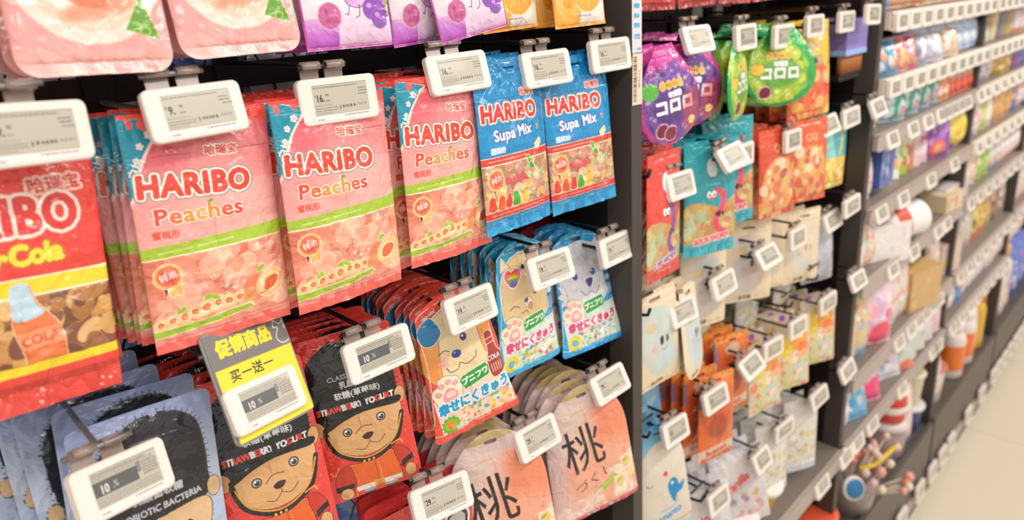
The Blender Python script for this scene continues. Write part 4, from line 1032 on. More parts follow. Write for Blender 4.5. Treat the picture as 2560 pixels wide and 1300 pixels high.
for zz, lb in ((-.085, 'top'), (-.325, 'second'), (-.54, 'third'), (-.745, 'fourth'), (-.97, 'lowest')):
    bar(B2a-.001, B2b+.001, EYE+zz-.012, EYE+zz+.038, 'flat black hook bar of the second bay, %s of five' % lb)
T2 = {
 'a1': ((0.9324,0.5476,-0.0838),(-0.34,-0.00,0.01)), 'a2': ((1.0742,0.5525,-0.0920),(-0.08,0.00,0.07)), 'a3': ((1.2056,0.5526,-0.0999),(-0.02,-0.00,0.02)),
 'a4': ((1.3323,0.5524,-0.0909),(-0.04,-0.00,0.02)), 'a5': ((1.4767,0.5516,-0.0915),(-0.02,0.00,0.00)), 'a6': ((1.5580,0.5310,-0.0825),(-0.04,0.03,0.00)),
 'b1': ((0.8876,0.5463,-0.2913),(-0.27,0.05,0.05)), 'b2': ((1.0150,0.5250,-0.2680),(-0.58,-0.07,0.02)), 'b3': ((1.1138,0.5700,-0.2912),(-0.04,0.01,0.03)),
 'b4': ((1.2653,0.5501,-0.2899),(-0.07,0.04,0.06)), 'b5': ((1.4443,0.5482,-0.2887),(-0.38,-0.06,-0.04)), 'b6': ((1.5400,0.5472,-0.2882),(-0.10,-0.06,-0.06)), 'b7': ((1.6350,0.5210,-0.2785),(-0.38,-0.05,-0.01)),
 'c1': ((0.9093,0.5508,-0.5059),(-0.34,0.05,0.02)), 'c2': ((1.0442,0.5535,-0.5041),(-0.30,-0.02,0.01)), 'c3': ((1.1962,0.5427,-0.4946),(-0.56,-0.01,-0.02)),
 'c4': ((1.3114,0.5472,-0.4918),(-0.10,0.04,0.04)), 'c5': ((1.4991,0.5474,-0.5046),(-0.33,-0.06,-0.02)), 'c6': ((1.5480,0.5330,-0.4810),(-0.05,-0.08,-0.06)),
 'd1': ((1.0162,0.5470,-0.7147),(-0.28,0.02,-0.04)), 'd2': ((1.1574,0.5434,-0.7059),(-0.64,-0.05,0.01)), 'd3': ((1.2477,0.5554,-0.7114),(-0.07,0.06,-0.05)),
 'd4': ((1.3564,0.5532,-0.7050),(-0.07,0.04,-0.02)), 'd5': ((1.5145,0.5541,-0.7046),(-0.03,-0.06,-0.07)), 'c7': ((1.6150,0.5210,-0.6750),(-0.36,-0.03,-0.04)),
 'e1': ((0.8787,0.5438,-0.7094),(-0.29,0.11,0.03)), 'e2': ((1.0234,0.5389,-0.9331),(-0.26,0.09,0.01)), 'e3': ((1.2115,0.5407,-0.9495),(-0.45,0.08,0.05)),
 'e4': ((1.3256,0.5553,-0.9391),(-0.00,0.00,-0.08)), 'e5': ((1.4961,0.5449,-0.9355),(-0.19,-0.11,-0.08)), 'd6': ((1.6060,0.5210,-0.9050),(-0.35,-0.13,-0.01))}
WHERE = {'a1': 'over the purple grape bags', 'a2': 'over the green bag turned sideways', 'a3': 'over the round green grape bag', 'a4': 'over the yellow snack bag', 'a5': 'over the purple topped carton', 'a6': 'at the second upright, top row',
 'b1': 'over the red worm bags', 'b2': 'tilted diamond wise over the teal sour worm bag', 'b3': 'half hidden behind the tilted one over the teal bags', 'b4': 'over the left orange red gummy bag', 'b5': 'tilted over the right orange red gummy bag', 'b6': 'over the teal and yellow bag', 'b7': 'tilted in front of the second upright, second row',
 'c1': 'over the pointed cream animal pouch', 'c2': 'over the cream pouch right of the pointed one', 'c3': 'tilted diamond wise over the third cream pouch', 'c4': 'beside the tall cream pouch', 'c5': 'tilted over the tall cream pouch', 'c6': 'above the pale grey cloud pouches', 'c7': 'tilted on the second upright beside the pink candy bag',
 'd1': 'over the left orange chocolate pouch', 'd2': 'tilted diamond wise over the right orange chocolate pouch', 'd3': 'behind the diamond wise tilted one in the orange row', 'd4': 'over the clear pouch with orange jellies', 'd5': 'over the clear mixed fruit jelly bag', 'd6': 'tilted on the second upright, lowest row',
 'e1': 'over the cream pouch with the blue bird', 'e2': 'over the white pouch with red lettering at the bottom edge', 'e3': 'over the second white pouch with red lettering', 'e4': 'over the narrow clear white bag', 'e5': 'over the white pouch with speckled foot'}
PR = {'a': '12', 'b': '11', 'c': '29', 'd': '15', 'e': '25'}
for k_, (b_, r_) in T2.items():
    price_tag(PR[k_[0]], W(b_), r_, 'small white price tag %s' % WHERE[k_], 'electronic price tags on the second bay hooks', False, 1 if k_ in ('a1', 'b1', 'b2', 'c1', 'c2') else 2, code=k_[0] in 'ab' or k_ in ('c1', 'c2'))
    hook(tag_bar(W(b_), r_), 'black display hook %s' % WHERE[k_].replace('the one', 'a tag').replace('tilted one', 'tilted tag'), 'display hooks of the second bay', reach=-.012, tip=.012)
# bare hooks ends seen between the bags
for i_, (x_, z_, w_) in enumerate(((.800, -.245, 'between the purple grape bag and the red worm bag'), (.800, -.455, 'over the cream pouch cut by the near upright'), (.80, -.665, 'over the blue pouch at the near upright'), (.97, -.89, 'above the bottom white pouches'), (1.30, -.62, 'in front of the clear pouches'), (1.42, -.60, 'below the tall cream pouch'))):
    hook((x_, .556, EYE+z_+.032), 'black display hook %s' % w_, 'display hooks of the second bay', reach=.012, tip=.016)

def kororo_art(base, rim, ball, dark, name, k=3):
    w, h = (130, 140) if name else (146, 142); a = Art(w, h, rim, k); r = R_(71)
    a.ell(65, 84, 58, 52, base); a.speck(10, 30, 120, 130, 40, [ball, dark, base], 6, 13, r, 1.2, .6)
    for i in range(26):
        t = r.uniform(0, 6.28); q = r.uniform(34, 50); x, y = 65+q*math.cos(t), 86+q*.86*math.sin(t)
        a.ell(x, y, 10, 9.5, ball, edge=dark, ew=.7); a.ell(x-3, y-3, 3, 2.2, '#ffffff', al=.5, soft=.6)
    a.ell(65, 84, 38, 22, dark, al=.75, soft=.3)
    for i in range(4): a.ell(44+i*12, 54, 6, 6, '#f0b840', edge='#f8e0a0', ew=.6)
    a.text('PURE' if name else 'UHA', 62, 54, 4.4, '#8a4a18', sp=1.9, bold=.2); a.text('味觉糖', 66, 68, 6.5, '#f2e8f2', bold=.5)
    a.text('コロロ', 65, 84, 17, '#f6f2f6', out=dark, ow=1.4, bold=1.4, sx=1.15)
    a.ell(22, 58, 14, 12, '#58c23e', al=.9) if name else None
    a.ell(38, 116, 11, 10, '#7a2038', edge='#f4c0dc', ew=1.4); a.ell(54, 122, 11, 10, '#842642', edge='#f4c0dc', ew=1.4) if name else None
    a.ell(104, 100, 18, 26, '#e0433a', al=.5, soft=.6) if name else None
    a.ell(100, 112, 7, 5, '#f6d24a', edge='#fff', ew=.7) if name else a.ell(22, 76, 12, 10, '#f0c23a', edge='#a8862a', ew=.8)
    return a
def worm_art(base, worm, title, foot, eyes='#fff', k=3):
    w, h = 106, 190; a = Art(w, h, base, k); r = R_(77)
    a.speck(4, 20, 102, 100, 18, [base], 6, 14, r, 1.3, .3)
    a.blob([(0, 108), (30, 100), (70, 112), (106, 98), (106, 172), (0, 172)], '#c9a86a'); a.speck(2, 112, 104, 168, 50, ['#d9b04a', '#c98a4a', '#9fc0a0', '#e0c88a', '#c77a5a', '#bfd0b0'], 3, 8, r, 1.8, .75)
    a.blob([(44, 34), (52, 30), (58, 36), (62, 46), (60, 58), (48, 58), (42, 46)], '#e6eef2', edge='#5a6a9a', ew=1)
    a.text('THE MIN', 54, 72, 5, '#e6f2f2', al=.75, sx=1.1) if base != '#e8483c' else None
    a.line([(50, 92), (64, 84), (76, 92), (74, 110), (62, 126), (64, 144), (80, 156)], 11, worm, 1, True)
    for x in (46, 56): a.ell(x, 88, 5, 5.5, eyes); a.ell(x+1, 89, 2, 2.2, '#222')
    a.poly([(56, 122), (70, 116), (70, 128)], '#2a2040'); a.poly([(76, 118), (70, 122), (78, 128)], '#2a2040')
    a.rect(0, 168, w, 190, foot); a.text(title, 54, 163, 10.5, '#e8505a' if base != '#e8483c' else '#7a3a9a', out='#f6e6ee', ow=1.2, bold=.8, rot=5, sx=.82)
    a.fakeline(30, 178, 40, 2, '#e8f0f0', r)
    return a
def gummy_art(base, foot, k=2):
    w, h = 100, 180; a = Art(w, h, base, k); r = R_(sum(map(ord, base)))
    a.ell(50, 110, 42, 56, '#e9b878', al=.85, soft=.1); a.speck(10, 60, 90, 160, 46, ['#d84a3a', '#e8903a', '#d8c05a', '#e06a4a', '#f2d8b0', '#a84a3a'], 4, 10, r, 1.5, .8, '#f2d0a0')
    a.text('QQ', 50, 34, 14, '#f6d8a8', bold=.8, al=.6); a.rect(0, 168, w, 180, foot)
    return a
def cream_art(tone, dark, k=3):
    w, h = 104, 170; a = Art(w, h, '#e4d2b4', k); r = R_(sum(map(ord, tone)))
    a.blob([(20, 40), (50, 26), (84, 40), (90, 90), (74, 132), (40, 140), (18, 110), (14, 70)], tone, al=.62)
    a.speck(20, 40, 84, 130, 22, [tone, '#cfd8d4', '#d8c8c0', '#c6d4d8'], 6, 14, r, 1.6, .45, None, .4)
    a.blob([(54, 80), (60, 76), (62, 86), (56, 92)], dark); a.blob([(68, 80), (72, 78), (73, 86), (69, 90)], dark)
    a.ell(40, 94, 5, 4, '#e8a8a0', al=.6, soft=.6); a.line([(58, 98), (64, 101), (70, 98)], 1, dark, .7, True)
    a.ell(36, 58, 10, 7, '#e0c070', al=.5, soft=.5)
    a.text('棉花糖', 44, 152, 7, '#6a5a48', bold=.3, al=.8); a.fakeline(20, 161, 40, 2, '#8a7a64', r, 0, .5)
    return a
def choc_art(k=3):
    w, h = 92, 176; a = Art(w, h, '#dd6a26', k); r = R_(91)
    a.grad(0, 0, w, 60, '#e8842e', '#d85a24'); a.ell(46, 84, 34, 36, '#c84a20', al=.6, soft=.4); a.rect(0, 0, w, 14, '#e89040')
    a.ell(46, 30, 20, 12, '#c9c4c0', al=.8); a.ell(46, 100, 22, 20, '#9a3a1c', al=.7, soft=.3); a.rect(0, 20, 10, 60, '#6a78c0', .6)
    a.poly([(0, 142), (w, 134), (w, 152), (0, 162)], '#d9b9a4'); a.text("Swensen's", 46, 148, 10, '#c83a28', bold=.5, rot=5, sx=.98)
    return a
def jelly_art(k=2):
    w, h = 104, 176; a = Art(w, h, '#d8c8b0', k); r = R_(93)
    a.ell(60, 46, 36, 26, '#f0a030', al=.95); a.ell(30, 60, 16, 30, '#f2d23c', al=.95); a.ell(78, 74, 20, 18, '#ee7a3a', al=.85)
    a.ell(66, 14, 10, 8, '#9a5ab8'); a.speck(6, 80, 98, 168, 60, ['#e8703a', '#e8c84a', '#c8d8b0', '#9fd0d8', '#e8a08a', '#f0e0c0', '#b8c86a'], 4, 10, r, 1.4, .7, '#f6ecd8')
    a.text('果汁软糖', 60, 44, 7, '#fbe8b0', bold=.4)
    return a
def bird_art(k=3):
    w, h = 108, 200; a = Art(w, h, '#ded4c4', k); r = R_(95)
    a.grad(0, 0, w, 50, '#5aa6d8', '#9cc8dc'); a.ell(60, 60, 40, 30, '#e2d8c8')
    a.line([(18, 100), (24, 106), (30, 103)], 1.4, '#5a5048', .9, True); a.ell(58, 92, 4.5, 4.5, '#d8505a')
    a.blob([(60, 116), (70, 104), (80, 110), (84, 122), (96, 118), (90, 134), (78, 138), (72, 152), (64, 138)], '#2c8cc8'); a.ell(70, 114, 3, 3, '#e8f2f6')
    a.line([(78, 150), (66, 158), (40, 160)], 3, '#8ab4dc', .8, True)
    a.text('Shimanto', 52, 172, 15, '#4a90cc', out='#dfe8f0', ow=1.2, bold=.8, rot=12, sx=.86); a.rect(0, 190, w, 193, '#b0a698', .8)
    return a
def red_script_art(word, k=3):
    w, h = 134, 186; a = Art(w, h, '#d6d4d6', k); r = R_(97)
    a.grad(0, 0, w, h, '#dcdade', '#cfcdd0'); a.blob([(20, 20), (60, 10), (100, 24), (96, 60), (50, 66), (16, 52)], '#e6e0e0')
    a.text(word, 56, 74, 21, '#dc3c3c', bold=.9, rot=24, sx=.85, shear=.15); a.line([(12, 108), (60, 88), (106, 74)], 2, '#e06a5a', .9, True)
    a.speck(30, 104, 110, 164, 34, ['#e8a040', '#d87a8a', '#8a78b8', '#e8dcd0', '#c89a6a', '#e8c0b0'], 3, 8, r, 1.6, .6)
    return a
def speck_white_art(k=2):
    w, h = 100, 190; a = Art(w, h, '#dcd8d2', k); r = R_(99)
    a.grad(0, 0, w, 60, '#cfcac6', '#e2ded8'); a.fakeline(14, 40, 60, 5, '#b8aca8', r, 0, .5)
    a.speck(8, 70, 92, 160, 40, ['#c8d070', '#c89a5a', '#e0e0d0', '#d8b890', '#e8e4da'], 3, 8, r, 1.6, .65); a.grad(0, 168, w, 190, '#e8eef4', '#b8cce0')
    return a
def snack_art(k=3):
    w, h = 116, 196; a = Art(w, h, '#e8c030', k); r = R_(101)
    a.blob([(0, 80), (40, 60), (100, 90), (116, 150), (90, 186), (0, 190)], '#e8663a'); a.speck(6, 90, 110, 180, 50, ['#f07a4a', '#d8482c', '#f2b048', '#f8d890'], 5, 12, r, 1.6, .7)
    a.text('OKLO', 54, 44, 16, '#e9dcc0', out='#7a5a3a', ow=1., bold=.7, sx=.95); a.rect(24, 62, 90, 82, '#b8a088', .8); a.text('牛肉条', 56, 72, 9, '#3a2a20', bold=.5)
    a.rect(0, 182, w, 196, '#d8a838')
    return a
def teal_yellow_art(k=2):
    w, h = 96, 180; a = Art(w, h, '#46b0bc', k); r = R_(103)
    a.rect(0, 84, w, 150, '#e8b83a'); a.speck(6, 88, 90, 148, 30, ['#f2d45a', '#d89a2a', '#f8e8a0'], 5, 10, r, 1.5, .8); a.poly([(0, 0), (18, 0), (40, 84), (0, 84)], '#8cd0c8'); a.poly([(70, 20), (80, 20), (60, 80), (50, 80)], '#d8c84a')
    return a
def redtop_art(k=2):
    w, h = 104, 150; a = Art(w, h, '#d63c38', k); r = R_(105)
    a.speck(4, 40, 100, 140, 24, ['#e8685a', '#b82a2c', '#e8908a', '#f0c84a'], 4, 12, r, 1.6, .7); a.rect(48, 60, 54, 132, '#8a2428'); a.rect(74, 80, 79, 128, '#e8d0d0'); a.ell(22, 110, 16, 10, '#f2c84a', edge='#5a3a8a', ew=1.6); a.ell(86, 132, 8, 8, '#f090b8')
    a.rect(0, 142, w, 150, '#a02c2c')
    return a

KP = kororo_art('#7a4aa8', '#d23a9c', '#7a4c9c', '#4a2c78', 1); KG = kororo_art('#a8cc3a', '#18a84e', '#c8d64a', '#5aa03a', 0)
WR = worm_art('#e8483c', '#7a3fa8', 'I MY WORM', '#d8403a'); WT = worm_art('#2aa0ac', '#e8486a', 'SOUR WORM', '#3ab0c0')
S2 = {}
def S(nm, art, w, h, res, plain, **kw):
    kl = dict(kw); kl['thick'] = kw['thick']*.6; kl['wr'] = kw.get('wr', 1.)*.5
    S2[nm] = (bag_meshes('b2_'+nm, art, w, h, res=res, **kw), bag_meshes('b2_'+nm+'_p', art, w, h, res=plain, **kl))
S('kp', KP, 130, 140, 1., 2.2, kind='drop', thick=28, top=5, bot=4, seed=31, wr=1., backcol='#b03890')
S('kg', KG, 146, 142, 1., 2.2, kind='drop', thick=28, top=5, bot=4, seed=32, wr=1., backcol='#2a9a4a')
S('wr', WR, 106, 190, 1., 2.2, kind='rect', thick=14, top=10, bot=10, seed=33, backcol='#d8403a')
S('wt', WT, 106, 190, .9, 2.2, kind='rect', thick=16, top=10, bot=12, seed=34, backcol='#2a98a8')
S('g1', gummy_art('#dc5432', '#e8742a'), 100, 165, 1.4, 3, kind='rect', thick=20, top=9, bot=9, seed=35, backcol='#c84a2c')
S('g2', gummy_art('#e0602e', '#f08030'), 100, 165, 1.4, 3, kind='rect', thick=20, top=9, bot=9, seed=36, backcol='#c84a2c')
S('ty', teal_yellow_art(), 96, 150, 1.6, 3, kind='rect', thick=18, top=9, bot=12, seed=37, backcol='#3a98a0')
for q_, (t_, d_) in enumerate((('#b8d0cc', '#3a3634'), ('#a8ccd4', '#4a5a6a'), ('#d0c8cc', '#3a3a40'), ('#d4bcb8', '#6a5a6a'), ('#e6d4b8', '#b8a88a'))):
    S('cr%d' % q_, cream_art(t_, d_), 104, 160, 1.3, 2.6, kind='tongue' if q_ == 1 else 'round', thick=15, top=8, bot=5, seed=38+q_, wr=.6, mt=PAPER, backcol='#d8c6a8', hole=(52, 14, 14, 2.6))
S('ch', choc_art(), 92, 165, 1.2, 2.4, kind='round', thick=13, top=8, bot=6, seed=44, wr=.8, backcol='#c85a24', hole=(46, 12, 10, 2.6))
S('je', jelly_art(), 104, 165, 1.6, 3, kind='round', thick=18, top=8, bot=6, seed=45, wr=1., backcol='#d8c0a0')
S('bi', bird_art(), 108, 200, 1.2, 2.4, kind='dome', thick=15, top=0, bot=6, seed=46, wr=.6, mt=PAPER, backcol='#9cc4dc', hole=(54, 14, 12, 2.6))
S('re', red_script_art('Fantini'), 134, 186, 1.3, 2.6, kind='rect', thick=16, top=9, bot=8, seed=47, wr=1., backcol='#cfccd0')
S('rv', red_script_art('Vanilla'), 130, 180, 1.3, 2.6, kind='rect', thick=16, top=9, bot=8, seed=48, wr=1.3, backcol='#cfccd0')
S('sp', speck_white_art(), 100, 190, 1.8, 3, kind='rect', thick=18, top=9, bot=8, seed=49, wr=1.2, backcol='#d4d0cc')
S('sn', snack_art(), 116, 180, 1.3, 2.6, kind='rect', thick=24, top=11, bot=11, seed=50, wr=1.2, backcol='#d8a838')
S('rt', redtop_art(), 104, 150, 1.6, 3, kind='rect', thick=22, top=9, bot=8, seed=51, wr=1., backcol='#b83434')
_g = Art(100, 150, '#b9b8c4', 2); _g.speck(5, 20, 95, 140, 20, ['#c8c8d4', '#a8a8b4', '#d4d4dc'], 10, 20, R_(3), 1.3, .6, '#9a9aa6')
S('gr', _g, 100, 150, 2.2, 3.5, kind='round', thick=34, top=8, bot=6, seed=52, wr=1.6, backcol='#b0b0bc')
_g = Art(100, 150, '#c9c2b8', 2); _g.speck(5, 20, 95, 140, 26, ['#dcd8d0', '#b8b0a8', '#cfd86a', '#e8e4dc'], 6, 14, R_(4), 1.6, .6)
S('cl', _g, 100, 150, 2.2, 3.5, kind='rect', thick=22, top=8, bot=6, seed=53, wr=1.4, backcol='#c0b8b0')
_g = Art(110, 150, '#4a9cd4', 2); _g.grad(0, 0, 110, 40, '#2a86c8', '#6ab4e0'); _g.ell(60, 90, 40, 36, '#9cc8e0', al=.7)
S('bl', _g, 110, 150, 1.8, 3, kind='round', thick=16, top=8, bot=6, seed=54, wr=1.2, backcol='#3a90cc')

def st2(key, kn, b, rot, n, label, bl, group, step=.02, seed=1, **kw):
    stack(kn, *S2[key], b, rot, n, label, bl, group, step=step, seed=seed, **kw)
st2('kp', 'grape_jelly_bag', (.868, .552, -.205), (-.06, -.10, -.15), 3, 'round purple and pink grape jelly bag hanging beside the near upright', 'round purple and pink grape jelly bag, %s the one by the near upright', 'purple grape jelly bags', .028, 61)
st2('kp', 'grape_jelly_bag', (.958, .585, -.198), (-.03, .06, -.35), 3, 'round purple and pink grape jelly bag overlapped by its left neighbour', 'round purple and pink grape jelly bag, %s the overlapped one', 'purple grape jelly bags', .028, 62)
st2('kg', 'green_grape_jelly_bag', (1.070, .560, -.205), (-.05, .0, .30), 3, 'green grape jelly bag hanging turned sideways, edge to the viewer', 'green grape jelly bag, %s the sideways turned one', 'green grape jelly bags', .034, 63)
st2('kg', 'green_grape_jelly_bag', (1.212, .556, -.200), (-.05, .02, -.52), 3, 'round green grape jelly bag seen full face under two price tags', 'round green grape jelly bag, %s the full face one', 'green grape jelly bags', .030, 64)
st2('sn', 'snack_bag', (1.375, .570, -.245), (-.04, -.06, -.30), 4, 'yellow and red snack bag right of the green grape bags', 'yellow and red snack bag, %s the front one', 'yellow snack bags', .03, 65)
for i_, (x_, y_, lb_) in enumerate(((.852, .575, 'leftmost, at the near upright'), (.972, .58, 'second from the near upright'), (1.095, .585, 'third from the near upright'), (1.215, .59, 'fourth from the near upright'))):
    st2('rt', 'red_sweets_bag', (x_, y_, -.020), (-.05, .03*(-1)**i_, .0), 2, 'red sweets bag cut by the top edge, %s' % lb_, 'red sweets bag at the top edge, %%s the %s one' % lb_.split(',')[0].split()[0], 'red sweets bags at the top edge', .03, 66+i_)
_o = S2['sn']; stack('snack_bag', *_o, (1.345, .585, -.015), (-.05, .03, 0), 2, 'yellow snack bag cut by the top edge above the green grape bag', 'yellow snack bag at the top edge, %s the front one', 'yellow bags at the top edge', seed=71, step=.03)
st2('g1', 'red_gummy_bag', (1.48, .585, -.018), (-.05, .03, 0), 2, 'orange red bag cut by the top edge above the purple carton', 'orange red bag at the top edge, %s the front one', 'orange red bags at the top edge', .03, 72)
st2('wr', 'worm_bag', (.846, .552, -.405), (-.03, .05, .12), 1, 'red worm gummy bag cut off by the near upright', 'red worm gummy bag, %s the cut off one', 'red worm bags', .02, 73)
st2('wr', 'worm_bag', (.884, .600, -.398), (-.02, .0, -.10), 4, 'red worm gummy bag right under the price tag', 'red worm gummy bag, %s the one under the price tag', 'red worm bags', .018, 74)
st2('wt', 'sour_worm_bag', (.996, .562, -.414), (-.04, .02, -.34), 5, 'teal sour worm bag hanging in front', 'teal sour worm bag, %s the foremost one', 'teal sour worm bags', .018, 75)
st2('wt', 'sour_worm_bag', (1.112, .590, -.398), (-.03, -.03, -.40), 5, 'teal sour worm bag partly hidden by the foremost teal bag', 'teal sour worm bag, %s the partly hidden one', 'teal sour worm bags', .018, 76)
st2('g1', 'red_gummy_bag', (1.232, .560, -.408), (-.03, .0, -.22), 5, 'orange red gummy bag right of the teal bags', 'orange red gummy bag, %s the one right of the teal bags', 'orange red gummy bags', .024, 77)
st2('g2', 'red_gummy_bag', (1.372, .560, -.412), (-.03, .0, -.30), 5, 'orange red gummy bag left of the teal and yellow bag', 'orange red gummy bag, %s the one by the teal and yellow bag', 'orange red gummy bags', .024, 78)
st2('ty', 'teal_yellow_bag', (1.512, .566, -.415), (-.03, .05, -.1), 4, 'teal and yellow gummy bag at the second upright', 'teal and yellow gummy bag, %s the front one', 'teal and yellow bags', .024, 79)
st2('ty', 'teal_yellow_bag', (1.610, .60, -.430), (-.03, .05, .2), 2, 'teal and yellow gummy bag squeezed against the second upright', 'teal and yellow gummy bag, %s the squeezed one', 'teal and yellow bags', .03, 80)
st2('cr0', 'cream_pouch', (.846, .558, -.590), (-.06, -.03, -.12), 6, 'cream pouch with pale green animal, beside the near upright', 'cream pouch, %s the one beside the near upright', 'cream animal pouches', .02, 81)
st2('cr1', 'cream_pouch', (.935, .545, -.612), (-.16, .12, .25), 6, 'cream pouch with pale blue animal and pointed foot', 'cream pouch, %s the pointed one', 'cream animal pouches', .02, 82)
st2('cr2', 'cream_pouch', (1.030, .590, -.568), (-.06, .04, -.32), 7, 'cream pouch with grey rabbit picture, right of the pointed one', 'cream pouch, %s the grey rabbit one', 'cream animal pouches', .02, 83)
st2('cr3', 'cream_pouch', (1.200, .592, -.578), (-.08, .02, -.50), 7, 'cream pouch with rose and blue picture under the diamond wise tilted tag', 'cream pouch, %s the rose and blue one', 'cream animal pouches', .02, 84)
st2('cr4', 'cream_pouch', (1.300, .60, -.590), (-.03, .03, -.2), 5, 'plain cream pouch turned sideways behind the third tag', 'plain cream pouch, %s the sideways one', 'plain cream pouches', .024, 85)
st2('cr4', 'cream_pouch', (1.400, .575, -.600), (-.03, .03, -.3), 5, 'plain cream pouch left of the grey cloud pouches', 'plain cream pouch, %s the one left of the cloud pouches', 'plain cream pouches', .024, 86)
st2('gr', 'cloud_pouch', (1.520, .585, -.640), (-.08, .0, -.3), 4, 'puffy pale grey pouch at the second upright', 'puffy pale grey pouch, %s the front one', 'puffy grey pouches', .038, 87)
st2('bl', 'blue_pouch', (.860, .600, -.690), (-.10, .05, .0), 4, 'bright blue pouch between the cream pouch and the bird pouch', 'bright blue pouch, %s the front one', 'bright blue pouches', .024, 88)
st2('ch', 'chocolate_pouch', (1.022, .552, -.822), (-.10, .10, -.22), 6, 'orange chocolate pouch with white band, the lower left one', 'orange chocolate pouch, %s the lower left one', 'orange chocolate pouches', .022, 89, xdrift=-.004)
st2('ch', 'chocolate_pouch', (1.150, .592, -.800), (-.06, .04, -.28), 6, 'orange chocolate pouch with white band, under the diamond wise tag', 'orange chocolate pouch, %s the one under the diamond wise tag', 'orange chocolate pouches', .022, 90)
st2('je', 'jelly_pouch', (1.268, .575, -.850), (-.06, .0, -.2), 5, 'clear pouch of yellow and orange jellies right of the chocolate pouches', 'clear jelly pouch, %s the one by the chocolate pouches', 'clear jelly pouches', .028, 91)
st2('je', 'jelly_pouch', (1.388, .572, -.850), (-.06, .0, -.35), 5, 'clear pouch of orange jellies in the middle of its row', 'clear jelly pouch, %s the middle one', 'clear jelly pouches', .028, 92)
st2('je', 'jelly_pouch', (1.530, .575, -.850), (-.06, .0, -.42), 5, 'clear pouch of mixed jellies touching the second upright', 'clear jelly pouch, %s the one touching the upright', 'clear jelly pouches', .028, 93)
st2('cl', 'clear_pouch', (1.100, .640, -.640), (-.02, 0, 0), 3, 'clear pale pouch deep behind the orange pouches', 'clear pale pouch deep in the rack, %s the left one', 'clear pale pouches', .03, 94)
st2('cl', 'clear_pouch', (1.30, .640, -.700), (-.02, 0, 0), 3, 'clear pale pouch deep behind the jellies', 'clear pale pouch deep in the rack, %s the middle one', 'clear pale pouches', .03, 95)
st2('cl', 'clear_pouch', (1.45, .630, -.680), (-.02, 0, 0), 3, 'clear pale pouch deep beside the second upright', 'clear pale pouch deep in the rack, %s the right one', 'clear pale pouches', .03, 96)
st2('bi', 'bird_pouch', (.866, .552, -.878), (-.10, -.06, -.32), 5, 'cream pouch with a blue bird and blue lettering', 'cream bird pouch, %s the front one', 'cream bird pouches', .022, 97)
st2('re', 'white_script_pouch', (1.010, .556, -1.080), (-.12, -.05, -.45), 4, 'white pouch with red script at the bottom edge, left one', 'white pouch with red script, %s the left one', 'white pouches with red script', .024, 98)
st2('rv', 'white_script_pouch', (1.185, .566, -1.085), (-.12, -.10, -.45), 4, 'white pouch with red script under the second diamond shaped tag', 'white pouch with red script, %s the one under the diamond shaped tag', 'white pouches with red script', .024, 99)
st2('rv', 'white_script_pouch', (1.150, .640, -.985), (-.05, .10, .0), 3, 'white pouch with red script higher up behind the chocolate pouches', 'white pouch with red script, %s the higher one', 'white pouches with red script', .026, 100)
st2('re', 'white_script_pouch', (.985, .650, -1.00), (-.05, .0, .0), 3, 'white pouch with red script half hidden left under the chocolate pouches', 'white pouch with red script, %s the half hidden left one', 'white pouches with red script', .026, 101)
st2('sp', 'speckled_bag', (1.318, .570, -1.090), (-.04, -.03, -.25), 4, 'narrow white bag seen edge on', 'narrow white bag, %s the edge on one', 'white speckled bags', .03, 102)
st2('sp', 'speckled_bag', (1.465, .572, -1.110), (-.05, .02, -.42), 5, 'white bag with speckled foot beside the second upright', 'white bag with speckled foot, %s the front one', 'white speckled bags', .03, 103)
# purple topped carton of biscuit sticks on a small ledge
ct = empty('biscuit_carton', (1.583, .605, EYE-.180)); ct.scale = (.66, .8, .68); tag(ct, 'purple topped carton of brown biscuit sticks behind the top row tags', 'carton')
m_ = MB(); m_.box(-.085, .085, -.05, .05, .07, .16); m_.build('lid', mat('carton_purple', '#8f7fc4', rough=.5), ct)
m_ = MB(); m_.box(-.086, .086, -.051, .051, .055, .072); m_.build('band', mat('carton_blue', '#9ab4e8', rough=.5), ct)
for i_ in range(8):
    m_ = MB(); m_.tube([(-.074+i_*.021, -.035, 0), (-.074+i_*.021, -.035, .055)], .0095, 10); m_.build('biscuit_stick', mat('biscuit', '#a8683a', rough=.7, var=.25), ct)
m_ = MB(); m_.box(-.062, .062, -.06, .13, -.012, 0); lg = m_.build('small_ledge', BLACK, None, (1.575, .63, EYE-.181)); tag(lg, 'small black ledge under the purple carton', 'ledge')
# cups of the deck
def cup(name, loc, r, h, body, lidc, label, group=None, tilt=(0, 0, 0), lid=True):
    e = empty(name, loc, tilt); tag(e, label, 'cup', group)
    m = MB(); m.lathe([(0, 0), (r*.8, 0), (r*.82, .003), (r*.97, h*.92), (r, h), (r*.92, h), (r*.9, h*.9)], 24); m.build('body', body, e)
    if lid: m = MB(); m.lathe([(r*1.06, h-.006), (r*1.08, h), (r*1.04, h+.004), (r*.9, h+.005), (0, h+.006)], 24); m.build('lid', lidc, e)
    return e
YEL = mat('yellow_jelly', '#d9a63a', rough=.3, coat=.4, var=.15); LIDW = mat('white_lid', '#ece2d8', rough=.35); GRN = mat('green_jelly', '#9c9a3c', rough=.3, coat=.4, var=.2)
